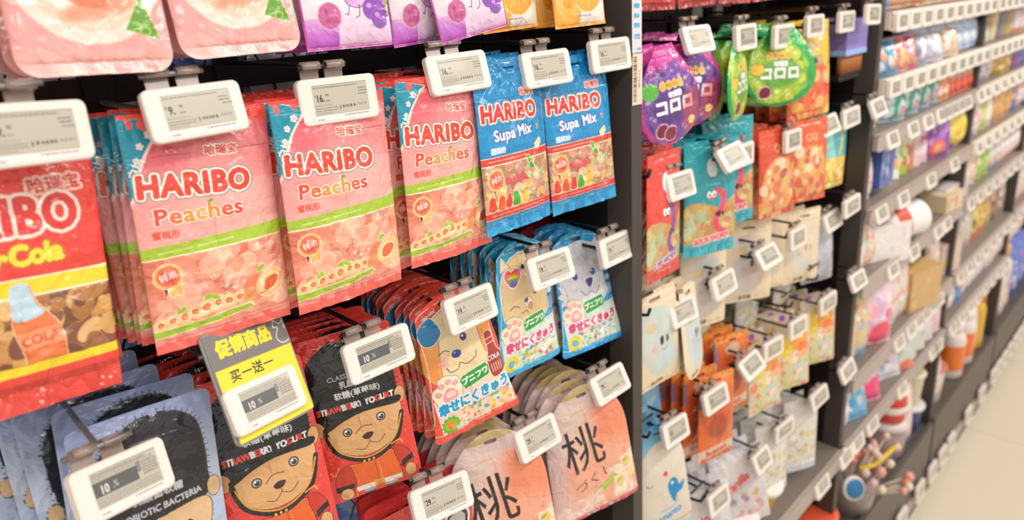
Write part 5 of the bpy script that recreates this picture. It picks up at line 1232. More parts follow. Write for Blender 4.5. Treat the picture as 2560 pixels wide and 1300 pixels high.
# ================================================================== BAYS 3 TO 5 (flat shelves)
up3, U3a, U3b = upright(2, 'black shelf upright in the middle of the flat shelves')
up4, U4a, U4b = upright(3, 'black shelf upright far along the flat shelves')
up5, U5a, U5b = upright(4, 'farthest black shelf upright at the right edge')
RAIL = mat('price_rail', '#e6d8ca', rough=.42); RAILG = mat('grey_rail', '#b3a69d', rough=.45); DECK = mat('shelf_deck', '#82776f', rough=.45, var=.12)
DARKD = mat('dark_deck', '#5c544f', rough=.45, var=.15)
def xat(u, z, y=1.0):
    """x (m) on the line at height z*D, depth y*D that the photo shows in column u"""
    t = (u-1280)/FPX; Rw = CR
    # (R0.p) = -t (R2.p)
    a = Rw[0]+t*Rw[2]; p = np.array([0, y*D, z*D]); return -(a @ p)/a[0]
SH = [(-.115, 'top'), (-.375, 'second'), (-.600, 'third'), (-.920, 'fourth'), (-1.262, 'fifth'), (-1.738, 'sixth'), (-2.085, 'lowest')]
BAYS = [(U2b, U3a, 'the first flat shelf bay'), (U3b, U4a, 'the second flat shelf bay'), (U4b, U5a, 'the farthest flat shelf bay')]
def shelf(x0, x1, z, label, rail=RAIL, depth=.33, rh=.036, lip=.012):
    e = empty('flat_shelf', ((x0+x1)/2, D, EYE+z*D)); tag(e, label, 'shelf', 'flat shelves of the far bays')
    w = (x1-x0)/2-.001
    m = MB(); m.box(-w, w, 0, depth, -.018, 0); m.build('deck', DECK, e)
    m = MB(); m.box(-w, w, -lip, -.001, -rh-.002, -.002); m.box(-w, w, -lip-.003, -lip, -rh-.004, -rh); m.box(-w, w, -lip-.003, -lip, -.004, .000); m.build('price_rail', rail, e)
    for s in (-1, 1):
        m = MB(); m.box(s*w-(.006 if s > 0 else 0), s*w+(.006 if s < 0 else 0), .01, depth, -.07, -.018); m.build('bracket', BLACK, e)
    return e
_rt = {}
def rail_tag(x, z, label, tilt=-.12, proud=.014, big=1.):
    """small label clipped on a shelf rail"""
    if not _rt:
        mb = MB(); mb.rbox(.078, .010, .042, .006, 4, bev=.0012); o = mb.build('tmp', WHITE); _rt['h'] = o.data; bpy.data.objects.remove(o)
        _rt['s'] = flat_grid('screen', tag_front_art('19', tiny=True), 50, 25, 2.4)
    e = empty('price_tag', (x, D-proud-.006, EYE+z*D), (tilt, 0, 0)); tag(e, label, 'price tag')
    obj('housing', _rt['h'], e, (0, 0, .020)); obj('screen', _rt['s'], e, (.002, -.0053, .0212))
    return e
for bi, (x0, x1, bn) in enumerate(BAYS):
    for si, (z, zn) in enumerate(SH):
        if bi == 2 and si > 5: continue
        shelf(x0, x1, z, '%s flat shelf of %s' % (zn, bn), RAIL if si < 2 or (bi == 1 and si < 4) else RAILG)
    m = MB(); m.box(x0, x1, D+.36, D+.37, 0, 2.3)
    tag(m.build('back_panel', mat('back_panel', '#a3978d', rough=.6), None), 'grey back panel of %s' % bn, 'back panel', 'back panels behind the flat shelves')
# price tags on the rails
ORD = ['first', 'second', 'third', 'fourth', 'fifth', 'sixth', 'seventh', 'eighth', 'ninth', 'tenth', 'eleventh', 'twelfth', 'thirteenth', 'fourteenth', 'fifteenth', 'sixteenth']
for bi, (x0, x1, bn) in enumerate(BAYS):
    for si, (z, zn) in enumerate(SH):
        if si < 2: xs = [x0+.048+.0885*i for i in range(int((x1-x0-.06)/.0885)+1)]
        elif bi == 0: xs = [xat(u, z-.06) for u in {2: (2212, 2264, 2302, 2335, 2352, 2369, 2386, 2402, 2436), 3: (2185, 2240, 2310, 2370), 4: (2215, 2268, 2330, 2352), 5: (2232, 2262, 2282, 2300, 2318, 2334), 6: (2128, 2165, 2240, 2318, 2332)}[si]]
        else: xs = [x0+.05+.11*i for i in range(8)]
        for i, x in enumerate(xs):
            if bi == 2 and (i > 5 or si > 5): continue
            e = rail_tag(x, z-.078, 'x', -.05 if si < 2 else -.3)
            e['label'] = '%s price tag from the left on the %s shelf rail of %s' % (ORD[i], zn, bn.replace('flat shelf bay', 'flat bay')); e['group'] = 'price tags on the %s rail of %s' % (zn, bn)
# base decks with kick strip and its row of white tags
for bi, (x0, x1, bn) in enumerate([(U1b, U2a, 'the second hook bay')]+BAYS):
    e = empty('base_deck', ((x0+x1)/2, D, 0)); tag(e, 'dark grey base deck under %s' % bn, 'base deck', 'base decks of the shelving')
    w = (x1-x0)/2; ztop = EYE-2.78*D
    m = MB(); m.box(-w+.001, w-.001, 0, .36, ztop-.02, ztop); m.build('deck', DARKD, e)
    m = MB(); m.box(-w, w, -.014, 0, .13, ztop+.012); m.build('front_panel', DARKD, e)
    m = MB(); m.box(-w, w, -.018, 0, .070, .128); m.build('label_strip', RAILG, e)
    m = MB(); m.box(-w, w, -.004, .01, 0, .07); m.build('kick_board', BLACK, e)
for i, u in enumerate(u_ for u_ in [2232, 2278, 2310, 2336, 2358, 2402, 2436, 2466, 2480, 2494, 2508, 2522, 2534, 2546, 2556] if xat(u_, -3.12) < U5b-.04):
    t = rail_tag(xat(u, -3.12), -3.19, 'x', -.10, .026); t.scale = (1.1, 1, 1.5); t['label'] = '%s white price tag from the left on the floor level strip' % ORD[i]; t['group'] = 'price tags along the floor level strip'
# second hook bay: a flat shelf right above the cups
shelf(U1b, U2a, -2.085, 'empty dark flat shelf at the foot of the second hook bay', RAILG)
for i, u in enumerate((2038, 2098)):
    t = rail_tag(xat(u, -2.16), -2.165, 'white price tag on the rail at the foot of the second hook bay, %s one' % ('left' if i == 0 else 'right'), -.3)

# ---- generic packs
USED = []
def gart(w, h, base, cols, seed, top=None, foot=None, n=26, script=None, sc='#fff', k=1.2, r0=4, r1=12):
    a = Art(w, h, base, k); r = R_(seed)
    a.speck(4, h*.25, w-4, h*.8, n, cols, r0, r1, r, 1.5, .85)
    if top: a.rect(0, 0, w, h*.2, top)
    if foot: a.rect(0, h*.84, w, h, foot)
    if script: a.text(script, w/2, h*.35, w*.13, sc, bold=.8)
    return a
_pk = {}
def pillow(name, art, w, h, kind='rect', thick=30, **kw):
    return bag_meshes(name, art, w, h, res=4., kind=kind, thick=thick, top=kw.pop('top', 8), bot=kw.pop('bot', 8), seed=kw.pop('seed', 5), **kw)
def place_pillow(kn, ms, x, y, z, rot, label, group, cat='sweets bag'):
    y -= .022; USED.append((x*y/D, z)); o = bag(kn, ms, label, group, (x*y/D, y, z), rot, cat); o.scale = (1.18, 1.18, {'leaning_pack': .84, 'light_blue_pack': .80, 'orange_white_pack': .86, 'green_orange_pack': .82, 'tall_pack': .8, 'upright_pack': .95, 'white_red_pack': .9, 'yellow_round_pack': 1.0}.get(kn, 1.18)); return o
def boxpack(kn, x, y, z, w, h, d, art, side, label, group=None, rot=(0, 0, 0), cat='carton'):
    y -= .012; USED.append((x*y/D, z)); USED.append((x*y/D+w*.3, z)); USED.append((x*y/D-w*.3, z)); e = empty(kn, (x*y/D, y, z), rot); e.scale = (1.12, 1.12, 1.12); tag(e, label, cat, group)
    m = MB(); m.box(-w/2, w/2, -d/2, d/2, 0, h); m.build('carton_body', mat('side_'+side.strip('#'), side, rough=.5), e)
    obj('printed_front', flat_grid('printed_front', art, art.w, art.h, 4., FOIL), e, (0, -d/2-.0006, h/2)); return e
def bottle(kn, x, y, z, r, h, body, cap, label, group=None, capname='cap', art=None, cat='bottle'):
    USED.append((x*y/D, z)); e = empty(kn, (x*y/D, y, z)); e.scale = (1.05, 1.05, 1.05); tag(e, label, cat, group)
    m = MB(); m.lathe([(0, 0), (r*.96, 0), (r, .006), (r, h*.66), (r*.9, h*.74), (r*.55, h*.80), (r*.5, h*.82)], 20); m.build('body', body, e)
    m = MB(); m.lathe([(r*.62, h*.80), (r*.66, h*.805), (r*.66, h*.985), (r*.58, h), (0, h)], 20); m.build(capname, cap, e)
    if art is not None:
        m = MB(); m.lathe([(r*1.01, h*.15), (r*1.015, h*.16), (r*1.015, h*.58), (r*1.01, h*.59)], 20); m.build('label_band', art, e)
    return e
def Zs(i): return EYE+SH[i][0]*D+.0005
def M_(n, c, **k): return mat(n, c, **k)

# second shelf: leaning blue and violet packs
BL = pillow('violet_pack', gart(110, 150, '#a9b6e0', ['#c8d4f0', '#e6ecf8', '#8f8fd0', '#d8dcf0'], 1, top='#7f72b8', n=20), 110, 150, seed=61)
BL2 = pillow('ice_blue_pack', gart(120, 140, '#b8cbe6', ['#dfe8f6', '#9ab8e0', '#f0f4fa'], 2, top='#8c86c4', n=16), 120, 140, seed=62)
GRE = pillow('mint_pack', gart(100, 130, '#bcd8d0', ['#3aa87a', '#e06a80', '#e4f0ea'], 3, top='#44b088', n=14), 100, 130, seed=63)
xs = [xat(u, -.2, 1.1) for u in (2222, 2248, 2272, 2294, 2316, 2338, 2358, 2378, 2396)]
for i, x in enumerate(xs):
    ms = (BL, BL, BL, BL2, BL2, BL2, BL2, BL2, GRE)[i]
    place_pillow('leaning_pack', ms, x, D+.062, Zs(1)+.004, (-.12, 0, -.35), ('violet topped clear pack', 'pale blue clear pack', 'mint green pack')[0 if ms is BL else 1 if ms is BL2 else 2]+' leaning back on the second shelf'+(', nearest the upright' if i == 0 else ''), 'packs leaning on the second shelf', 'sweets pack')
for i, (u, c, cols) in enumerate(((2213, '#4a90b8', ['#f0a060', '#e8e0e8']), (2236, '#c87a70', ['#e0c060', '#d04a5a', '#e8a090']), (2262, '#c04a70', ['#e8c0c8', '#d88a50']), (2290, '#a8a4b8', ['#e8e4f0', '#6a6a80']), (2330, '#c4c0d4', ['#e8e8f0', '#8a88a0']), (2372, '#d8c0a8', ['#e8dcc8', '#c08a60']))):
    place_pillow('small_pack', pillow('small_pack%d' % i, gart(80, 70, c, cols, i+5, n=14), 80, 70, seed=70+i, thick=34, top=5, bot=5), xat(u, -.33), D+.028, Zs(1)+.001, (-.25, 0, -.3), ['small blue pack at the front edge of the second shelf by the upright', 'small brick red pack at the front edge of the second shelf', 'small crimson pack at the front edge of the second shelf', 'small lilac grey pack at the front edge of the second shelf', 'small pale lilac pack at the front edge of the second shelf', 'small tan pack at the front edge of the second shelf'][i], None, 'sweets pack')
# third shelf
LB = gart(110, 120, '#a8c8dc', ['#e8f0f4', '#7ab0d4', '#d8e4ec'], 11, top='#8cbce0', n=18)
LB.line([(70, 110), (66, 70), (84, 44), (104, 60)], 14, '#28a06a', 1, True); LB.ell(90, 90, 12, 16, '#d88aa0')
PB = pillow('light_blue_pack', LB, 110, 120, seed=81, thick=44)
for i, u in enumerate((2215, 2252, 2282, 2304)): place_pillow('light_blue_pack', PB, xat(u, -.52), D+.05+.004*i, Zs(2)+.001, (-.12, 0, -.4), 'light blue and green pack leaning back on the third shelf', 'light blue packs on the third shelf', 'sweets pack')
PO = pillow('orange_pack', gart(80, 110, '#ecd8c8', ['#f08a4a', '#e8603a', '#f4e8dc'], 12, foot='#f0a060', n=14), 80, 110, seed=82, thick=40)
for i, u in enumerate((2328, 2344)): place_pillow('orange_white_pack', PO, xat(u, -.52), D+.05, Zs(2)+.001, (-.2, 0, -.4), 'white and orange pack on the third shelf', 'white and orange packs on the third shelf', 'sweets pack')
GO = gart(64, 120, '#c8d4b8', ['#dce4cc', '#a8bc8c', '#e8ecd8'], 13, n=8); GO.grad(0, 60, 64, 120, '#e8c07a', '#e04a2a'); GO.ell(32, 84, 18, 22, '#e8482a', al=.8, soft=.5)
PG = pillow('green_flame_pack', GO, 64, 120, kind='round', seed=83, thick=36)
for i, u in enumerate((2364, 2380, 2396, 2411)): place_pillow('green_orange_pack', PG, xat(u, -.5), D+.05, Zs(2)+.001, (-.15, 0, -.4), 'standing pack, pale green above and flame orange below', 'green and orange packs on the third shelf', 'sweets pack')
boxpack('blue_carton', xat(2200, -.55), D+.05, Zs(2)-.155, .085, .09, .05, gart(84, 88, '#5a72b8', ['#8a9cd8', '#3a4a98', '#c8d0e8'], 14, n=12), '#4a62a8', 'small blue carton with pale print standing low behind the tag on the second upright', None)
# fourth shelf: flat packs like books, purple pack, yellow round pack
bk = [((2186, '#f0e8e0', ['#3a8ac8', '#5ab0d8', '#e87a50'], 'white card with a blue picture and yellow edge'), (2206, '#e8ece0', ['#5a9ad0', '#f0b060'], 'white card with blue and orange picture'), (2226, '#a8bc3a', ['#e8f0c0', '#c86a3a'], 'lime green card pack'), (2243, '#c8845a', ['#e8c0a0', '#f0e0d0'], 'brown and cream card pack'), (2260, '#e0c8c8', ['#c85a78', '#f0e0e0'], 'pale pink card pack'), (2278, '#ddb4c0', ['#c04a78', '#f4e4ea'], 'rose pink card pack'), (2296, '#d8c8cc', ['#b8587a', '#f0e4ea'], 'greyish pink card pack'))]
for i, (u, c, cols, lb) in enumerate(bk[0]):
    boxpack('card_pack', xat(u, -.85), D+.07, Zs(3), .075, .125, .018, gart(74, 124, c, cols, 21+i, n=12, foot=None), c, lb+' standing on the fourth shelf', 'card packs on the fourth shelf', (-.08, 0, -.5), 'card pack')
PP = gart(100, 130, '#8a4aa8', ['#b070c8', '#6a3a98', '#d0a0e0'], 31, n=20); PP.ell(50, 104, 26, 22, '#ee6a52'); PP.ell(50, 104, 14, 12, '#f6a890')
PV = pillow('purple_pack', PP, 100, 130, kind='round', seed=91, thick=40)
for i, u in enumerate((2336, 2352)): place_pillow('purple_pack', PV, xat(u, -.8), D+.05+.02*i, Zs(3)+.001, (-.1, 0, -.45), ['purple pack with an orange ball picture at the front of the fourth shelf', 'purple pack just right of the one with the orange ball'][i], None, 'sweets pack')
PY = pillow('yellow_round_pack', gart(110, 150, '#e8cc3a', ['#f4e070', '#f8f0b0', '#d8a82a'], 32, n=16), 110, 150, kind='drop', seed=92, thick=34)
place_pillow('yellow_round_pack', PY, xat(2384, -.8), D+.05, Zs(3)+.001, (-.05, 0, -.3), 'bright yellow rounded pack before the middle upright', None, 'sweets pack')
# fifth shelf: white bags with red print, roll, slab, teal tray
WRD = gart(120, 150, '#e9e1df', ['#f4eeee', '#dcd4d4'], 41, n=10); WRD.line([(30, 60), (60, 40), (92, 60), (84, 90), (40, 96)], 9, '#e0573e', 1, True)
PW = pillow('white_red_pack', WRD, 120, 150, seed=101, thick=50)
for i, (u, yy, rt) in enumerate(((2172, .18, (-.1, .1, -.2)),)): place_pillow('white_red_pack', PW, xat(u, -1.2), D+yy, Zs(4)+.004, rt, ['white pack with red printed loop lying beside the second upright', 'white pack with red printed loop lying under the roll'][i], None, 'sweets pack')
e = empty('paper_roll', (xat(2262, -1.16), D+.06, Zs(4)+.052)); tag(e, 'fat white roll with red band lying on the fifth shelf', 'roll')
m = MB(); m.lathe([(0, -.13), (.042, -.13), (.050, -.12), (.050, .12), (.042, .13), (0, .13)], 24, Matrix.Rotation(math.radians(82), 4, 'Y')@Matrix.Rotation(.5, 4, 'X')); m.build('body', M_('roll_white', '#eee6e2', rough=.5), e)
m = MB(); m.lathe([(.0508, .02), (.0508, .06)], 24, Matrix.Rotation(math.radians(82), 4, 'Y')@Matrix.Rotation(.5, 4, 'X')); m.build('red_band', M_('roll_red', '#e05a40', rough=.4), e)
boxpack('white_carton', xat(2192, -1.25), D+.045, Zs(4)+.001, .09, .07, .06, gart(128, 98, '#ece5e3', ['#f4f0ee', '#ddd6d4'], 42, n=6), '#ece5e3', 'blank white carton at the left front of the fifth shelf', None, (0, 0, -.4))
boxpack('grey_slab', xat(2312, -1.1), D+.11, Zs(4), .20, .055, .16, gart(198, 54, '#d5cfd0', ['#e4dedd', '#c4bcc0'], 43, n=12), '#cfc9ca', 'pale grey flat carton deep on the fifth shelf', None, (0, 0, -.05))
boxpack('cream_carton', xat(2356, -1.1), D+.04, Zs(4), .12, .05, .07, gart(118, 48, '#e4cfae', ['#d8a868', '#f0e4cc', '#d87a70'], 44, n=10), '#e0cba8', 'cream printed carton at the right end of the fifth shelf', None, (0, 0, -.1))
boxpack('teal_tray', xat(2352, -.98), D+.12, Zs(4)+.051, .12, .05, .1, gart(118, 48, '#6aa8a8', ['#8cc4c0', '#4a8a8c'], 45, n=10), '#5a9a9c', 'teal tray stacked at the right end of the fifth shelf', None)
# sixth shelf
PK = gart(120, 170, '#e8c8d8', ['#f0e0ea', '#d878a8', '#e0587a', '#c8b0d8', '#f4ece0', '#f0a8b0'], 51, n=34); PK.ell(70, 140, 34, 24, '#e8285a', al=.95, soft=.3)
PK_ = pillow('pink_candy_bag', PK, 120, 170, kind='round', seed=111, thick=44)
for i, (u, yy) in enumerate(((2182, .045), (2205, .16))): place_pillow('pink_candy_bag', PK_, xat(u, -1.6), D+yy, Zs(5)+.002, (-.12, .1, -.35), ['pink and white candy bag standing at the second upright', 'pink and white candy bag behind the one at the upright'][i], None, 'sweets bag')
boxpack('kraft_carton', xat(2270, -1.6), D+.05, Zs(5), .14, .115, .09, gart(138, 114, '#cda56a', ['#d8b47a', '#c4985c'], 52, n=6), '#d2aa6e', 'tan kraft carton on the sixth shelf', None, (0, 0, -.25))
boxpack('yellow_print_carton', xat(2318, -1.5), D+.13, Zs(5), .13, .15, .08, gart(128, 148, '#e4cf7a', ['#e8a060', '#c8d088', '#e8706a', '#f0e4b0'], 53, n=20), '#e0c870', 'pale yellow printed carton behind the kraft carton', None, (0, 0, -.2))
boxpack('blush_carton', xat(2350, -1.45), D+.06, Zs(5), .12, .10, .07, gart(118, 98, '#d8bcb4', ['#e4ccc4', '#d8c83a', '#c8a098'], 54, n=8), '#d4b8b0', 'blush coloured carton with a yellow spot near the middle upright', None, (.0, 0, -.2))
# seventh shelf
H1 = gart(110, 130, '#d8cfe0', ['#f0eaf0', '#a8b8d8', '#c88ab0', '#e8e0e8'], 61, n=24); H1.poly([(10, 130), (50, 80), (110, 60), (110, 130)], '#e8387a')
PH = pillow('pink_white_bag', H1, 110, 130, seed=121, thick=40)
PB2 = pillow('blue_white_bag', gart(110, 130, '#5fb0dc', ['#e8f0f4', '#f4ece0', '#2a90cc', '#e8c8a8'], 62, n=20), 110, 130, seed=122, thick=40)
place_pillow('blue_white_bag', PB2, xat(2128, -2.0), D+.045, Zs(6)+.002, (-.3, 0, -.35), 'sky blue and white bag low beside the second upright', None)
for i, (u, yy) in enumerate(((2162, .05), (2185, .09))): place_pillow('hot_pink_bag', PH, xat(u, -1.98), D+yy, Zs(6)+.002, (-.3, .05, -.35), ['lilac bag with hot pink corner at the front of the lowest shelf', 'lilac bag with hot pink corner set back on the lowest shelf'][i], None)
PS = pillow('speckled_lilac_bag', gart(110, 120, '#dcd6e0', ['#8ab0d8', '#a85a6a', '#f0eef0', '#c8b8d8'], 63, n=24), 110, 120, seed=123, thick=40)
place_pillow('speckled_lilac_bag', PS, xat(2214, -1.96), D+.05, Zs(6)+.002, (-.3, 0, -.35), 'pale speckled lilac bag left of the coral fan pack', None)
PF = pillow('coral_fan_pack', gart(90, 90, '#e8806a', ['#e05a48', '#f4b0a0'], 64, n=12), 90, 90, kind='dome', top=0, seed=124, thick=26)
place_pillow('coral_fan_pack', PF, xat(2262, -1.94), D+.03, Zs(6)+.002, (-.3, 0, -.35), 'coral red fan shaped pack on the lowest shelf', None)
for i, (u, c, cols, lb) in enumerate(((2270, '#c9d2cc', ['#a8c8b8', '#e4e8e4'], 'pale green card pack'), (2292, '#ccd4cc', ['#98c0a8', '#e4e8e4'], 'pale mint card pack'), (2312, '#d8c4cc', ['#e8dce0'], 'pale rose card pack'), (2330, '#d8b4c0', ['#e8ccd4'], 'rose card pack'))):
    boxpack('hanging_card', xat(u, -1.86), D+.02, Zs(6)+.03, .07, .13, .012, gart(68, 128, c, cols, 65+i, n=8), c, lb+' standing on the lowest shelf', None, (-.05, 0, -.35), 'card pack')
# base deck goods
zb = EYE-2.78*D+.0005
tub = empty('clear_tub', (xat(2208, -2.5)*1.12, D+.07, zb)); tag(tub, 'clear tub with red sweets standing on the base deck', 'tub')
m = MB(); m.lathe([(.0, 0), (.058, 0), (.062, .01), (.066, .11), (.06, .115)], 24); m.build('body', M_('clear_tub', '#e0cfcc', rough=.1, trans=.55), tub)
m = MB(); m.lathe([(0, .02), (.05, .02), (.054, .085), (0, .09)], 20); m.build('red_sweets', M_('red_sweets', '#c8503f', rough=.4, var=.4), tub)
m = MB(); m.lathe([(.070, .112), (.072, .118), (.070, .130), (.05, .134), (0, .135)], 24); m.build('lid', M_('tub_lid', '#d9cfcc', rough=.2), tub)
can = empty('red_white_tin', (xat(2208, -2.5)*1.12, D+.07, zb+.137)); tag(can, 'red and white tin standing on the clear tub', 'tin')
m = MB(); m.lathe([(0, 0), (.052, 0), (.055, .004), (.055, .10), (.050, .106)], 24); m.build('body', M_('tin_red', '#d8483c', rough=.4, var=.3), can)
m = MB(); m.lathe([(.057, .035), (.0575, .036), (.0575, .058), (.057, .059)], 24); m.build('label_band', M_('tin_label', '#efe6e0', rough=.4), can)
m = MB(); m.lathe([(.057, .100), (.058, .108), (.05, .118), (0, .12)], 24); m.build('lid', M_('tin_lid', '#e9ddd4', rough=.35), can)
for i, (u, z0, r, h, c, lc, lb) in enumerate(((2262, zb, .058, .10, '#4a4a86', '#d8d4d8', 'dark blue tub with pale lid on the base deck'), (2262, zb+.105, .050, .12, '#d9cfb4', '#e6d8b8', 'cream canister with red mark on the dark blue tub'), (2292, zb, .036, .14, '#e4d8c0', '#e8e0d0', 'narrow cream canister right of the stacked tubs'))):
    cup('canister', (xat(u, -2.45)*1.11, D+.065, z0), r, h, M_('can%d' % i, c, rough=.45, var=.1), M_('canl%d' % i, lc, rough=.4), lb)
for i, (u, yy) in enumerate(((2312, .07), (2340, .10))): cup('paper_cup', (xat(u, -2.4)*(1+yy/D), D+yy, zb), .062, .14, M_('cup_white', '#eadfda', rough=.5, var=.08), M_('cup_red', '#cf7a66', rough=.5, var=.4), ['white paper cup with reddish top on the base deck', 'white paper cup behind the front one on the base deck'][i])
gc = boxpack('gift_carton', xat(2330, -2.2), D+.22, zb+.155, .15, .13, .09, gart(148, 128, '#d6c8dc', ['#e8dcea', '#a88ab0', '#f0e8d8', '#5a4a88'], 71, n=16), '#e6d89a', 'lilac gift carton with a bright blue bow', None, (0, 0, -.3))
bw = MB()
for s_ in (-1, 1): bw.lathe([(0, -.034), (.018, -.022), (.013, 0), (.006, .012), (0, .014)], 10, Matrix.Translation((s_*.018, -.05, .112))@Matrix.Rotation(s_*1.2, 4, 'Y'))
bw.build('bow', M_('bow_blue', '#1f9ad8', rough=.4), gc)
stc = MB().box(-.09, .09, -.07, .07, 0, .154).build('stock_carton', M_('stock_grey', '#6a5f5a', rough=.6), None, ((xat(2330, -2.2))*(D+.22)/D, D+.22, zb)); tag(stc, 'dark plain carton under the lilac gift carton', 'carton')
# lollipop bucket
bu = empty('lollipop_bucket', (xat(2140, -2.55)*1.06, D+.05, zb)); tag(bu, 'clear bucket full of pale pink lollipops with white sticks', 'bucket')
m = MB(); m.lathe([(0, 0), (.06, 0), (.075, .13), (.071, .13), (.057, .004), (0, .004)], 24); m.build('bucket_body', M_('bucket_clear', '#e4d4d0', rough=.15, trans=.6), bu)
rl = R_(5)
for i in range(30):
    t = rl.uniform(0, 6.28); q = rl.uniform(.005, .05); x, y = q*math.cos(t), q*math.sin(t); tl = (x*4, y*4)
    m = MB(); top = Vector((x+x*1.9, y+y*1.9-.02, rl.uniform(.15, .23)))
    m.tube([(x*.5, y*.5, .05), tuple(top)], .0022, 6); lp = m.build('lollipop_stick', M_('stick_cream', '#ecdccc', rough=.5), bu)
    m = MB(); rr = rl.uniform(.011, .016); m.lathe([(0, -rr), (rr*.7, -rr*.7), (rr, 0), (rr*.7, rr*.7), (0, rr)], 10, Matrix.Translation(top)); m.build('lollipop_head', M_('lolly%d' % (i % 4), ('#e8a89c', '#eed6c0', '#e8c8c8', '#e0876e')[i % 4], rough=.3), lp)
disc = empty('blue_disc_pack', (xat(2136, -2.40), D+.0, zb+.172), (-.35, 0, -.55)); tag(disc, 'white round pack with a solid blue disc on it, above the lollipops', 'sweets pack')
m = MB(); m.lathe([(0, -.008), (.033, -.006), (.035, 0), (.033, .006), (0, .008)], 28, Matrix.Rotation(math.pi/2, 4, 'X')); m.build('backing', M_('disc_white', '#ece4e0', rough=.5), disc)
m = MB(); m.lathe([(0, .0095), (.027, .0095), (.028, .008)], 28, Matrix.Rotation(math.pi/2, 4, 'X')); m.build('blue_disc', M_('disc_blue', '#2f78a8', rough=.4), disc)
m = MB(); sx = xat(2170, -2.4); m.tube([(sx, D+.02, zb+.17), (sx+.06, D-.0, zb+.155), (sx+.17, D-.03, zb+.185)], .006, 10)
tag(m.build('yellow_straw', M_('straw_yellow', '#ecc81e', rough=.35)), 'bright yellow bent straw sticking out over the base deck', 'straw')
cu = cup('cup_tub', (xat(2072, -2.5), D+.06, zb), .075, .17, M_('cup_yellow', '#e0b62a', rough=.4, var=.1), M_('cup_red_lid', '#e8603c', rough=.4), 'yellow tub with coral red top at the bottom edge')
# cups at the foot of the second hook bay (on its flat shelf)
for i, (u, yy, b_, lb) in enumerate(((1952, .06, YEL, 'yellow jelly cup with white rim, upper one of the pair'), (1880, .05, GRN, 'greenish jelly cup with white rim, lower left of the pair'))):
    cup('jelly_cup', (xat(u, -2.0), D+yy, EYE-2.084*D), .042, .085, b_, LIDW, lb, 'jelly cups in the second hook bay', (.25, 0, -.3))

# ---- bay 4 (second flat shelf bay)
def col(u, z): return xat(u, z)
for i, (u, c, lc) in enumerate(((2498, '#c88a4a', '#f2ece8'), (2514, '#d8c8a0', '#f2ece8'), (2534, '#8a8486', '#f4f0ee'), (2550, '#b89a6a', '#f4f0ee'))):
    cup('white_lid_jar', (col(u, -.3), D+.07, Zs(1)), .052, .125, M_('jar%d' % i, c, rough=.3, var=.3, coat=.3), M_('jar_lid', '#f4efec', rough=.3), 'jar with broad white lid on the second shelf past the middle upright', 'white lidded jars past the middle upright')
for i, (u, c, lb) in enumerate(((2494, '#e0a468', 'orange carton at the top right behind the middle upright'), (2524, '#e8b088', 'pinkish orange carton at the top right'), (2548, '#e8c83a', 'yellow carton at the top right edge'))):
    boxpack('top_carton', col(u, -.05), D+.06, Zs(0), .11, .09, .08, gart(108, 88, c, ['#f0e0c0', '#d87a4a'], 80+i, n=8), c, lb)
for i, (u, c, cols, lb) in enumerate(((2490, '#c8a03a', ['#f0d890', '#a87a2a'], 'golden pack'), (2504, '#c49a40', ['#f0d890', '#b08030'], 'second golden pack'), (2530, '#8a4a9a', ['#5a4aa8', '#d060b0'], 'violet pack'), (2546, '#3a5ab0', ['#2a8ac0', '#c050a0'], 'deep blue pack'))):
    place_pillow('tall_pack', pillow('b4c%d' % i, gart(90, 130, c, cols, 90+i, n=16), 90, 130, seed=130+i, thick=40), col(u, -.5), D+.05, Zs(2)+.001, (-.08, 0, -.3), lb+' on the third shelf past the middle upright', None, 'sweets pack')
for i, (u, c, cols, lb) in enumerate(((2440, '#c8c83a', ['#e8e890', '#e8e0d0'], 'lime yellow pack'), (2456, '#e8e0d8', ['#f4f0ec', '#c8d870'], 'white pack'), (2474, '#d8a058', ['#e0b070', '#c89048'], 'tan pack'), (2490, '#dca45c', ['#e8b878', '#c89048'], 'second tan pack'), (2506, '#d8a058', ['#e0b070', '#c89048'], 'third tan pack'), (2520, '#2a6ab8', ['#4a8ad0', '#e8a060'], 'blue pack'))):
    place_pillow('upright_pack', pillow('b4d%d' % i, gart(90, 150, c, cols, 100+i, n=16), 90, 150, seed=140+i, thick=40), col(u, -.8), D+.06, Zs(3)+.001, (-.08, 0, -.3), lb+' on the fourth shelf past the middle upright', None, 'sweets pack')
for i, (u, c, cols, lb) in enumerate(((2420, '#e8d8c0', ['#d84a4a', '#f0e8dc', '#e8a060'], 'white pack with red top'), (2436, '#b8d060', ['#e8f0c8', '#8ab83a'], 'light green pack'), (2452, '#a8cc5a', ['#e0f0c0', '#78b03a'], 'second light green pack'))):
    place_pillow('green_pack', pillow('b4e%d' % i, gart(90, 160, c, cols, 110+i, n=16), 90, 160, seed=150+i, thick=40), col(u, -1.05), D+.06, Zs(4)+.001, (-.08, 0, -.3), lb+' on the fifth shelf past the middle upright', None, 'sweets pack')
for i, (u, c, cols, lb) in enumerate(((2404, '#c8c0b8', ['#e8e4e0', '#d8c8a8', '#b0a898'], 'greyish pack'), (2420, '#d4b44a', ['#e8d080', '#a88a3a', '#6a5a3a'], 'yellow brown pack'), (2436, '#d8b03a', ['#e8cc70', '#a87a3a'], 'mustard pack'), (2454, '#c8a060', ['#e8d8a0', '#6a4a3a'], 'ochre pack'), (2472, '#8a6a5a', ['#c8b098', '#4a3a38', '#d86a6a'], 'dark brown pack'), (2490, '#a8988a', ['#5a4a48', '#e0d0c0'], 'taupe pack'))):
    place_pillow('mustard_pack', pillow('b4f%d' % i, gart(100, 190, c, cols, 120+i, n=22, foot='#d87a3a' if i in (1, 2) else None), 100, 190, seed=160+i, thick=44), col(u, -1.5), D+.07, Zs(5)+.001, (-.08, 0, -.3), lb+' on the sixth shelf past the middle upright', None, 'sweets pack')
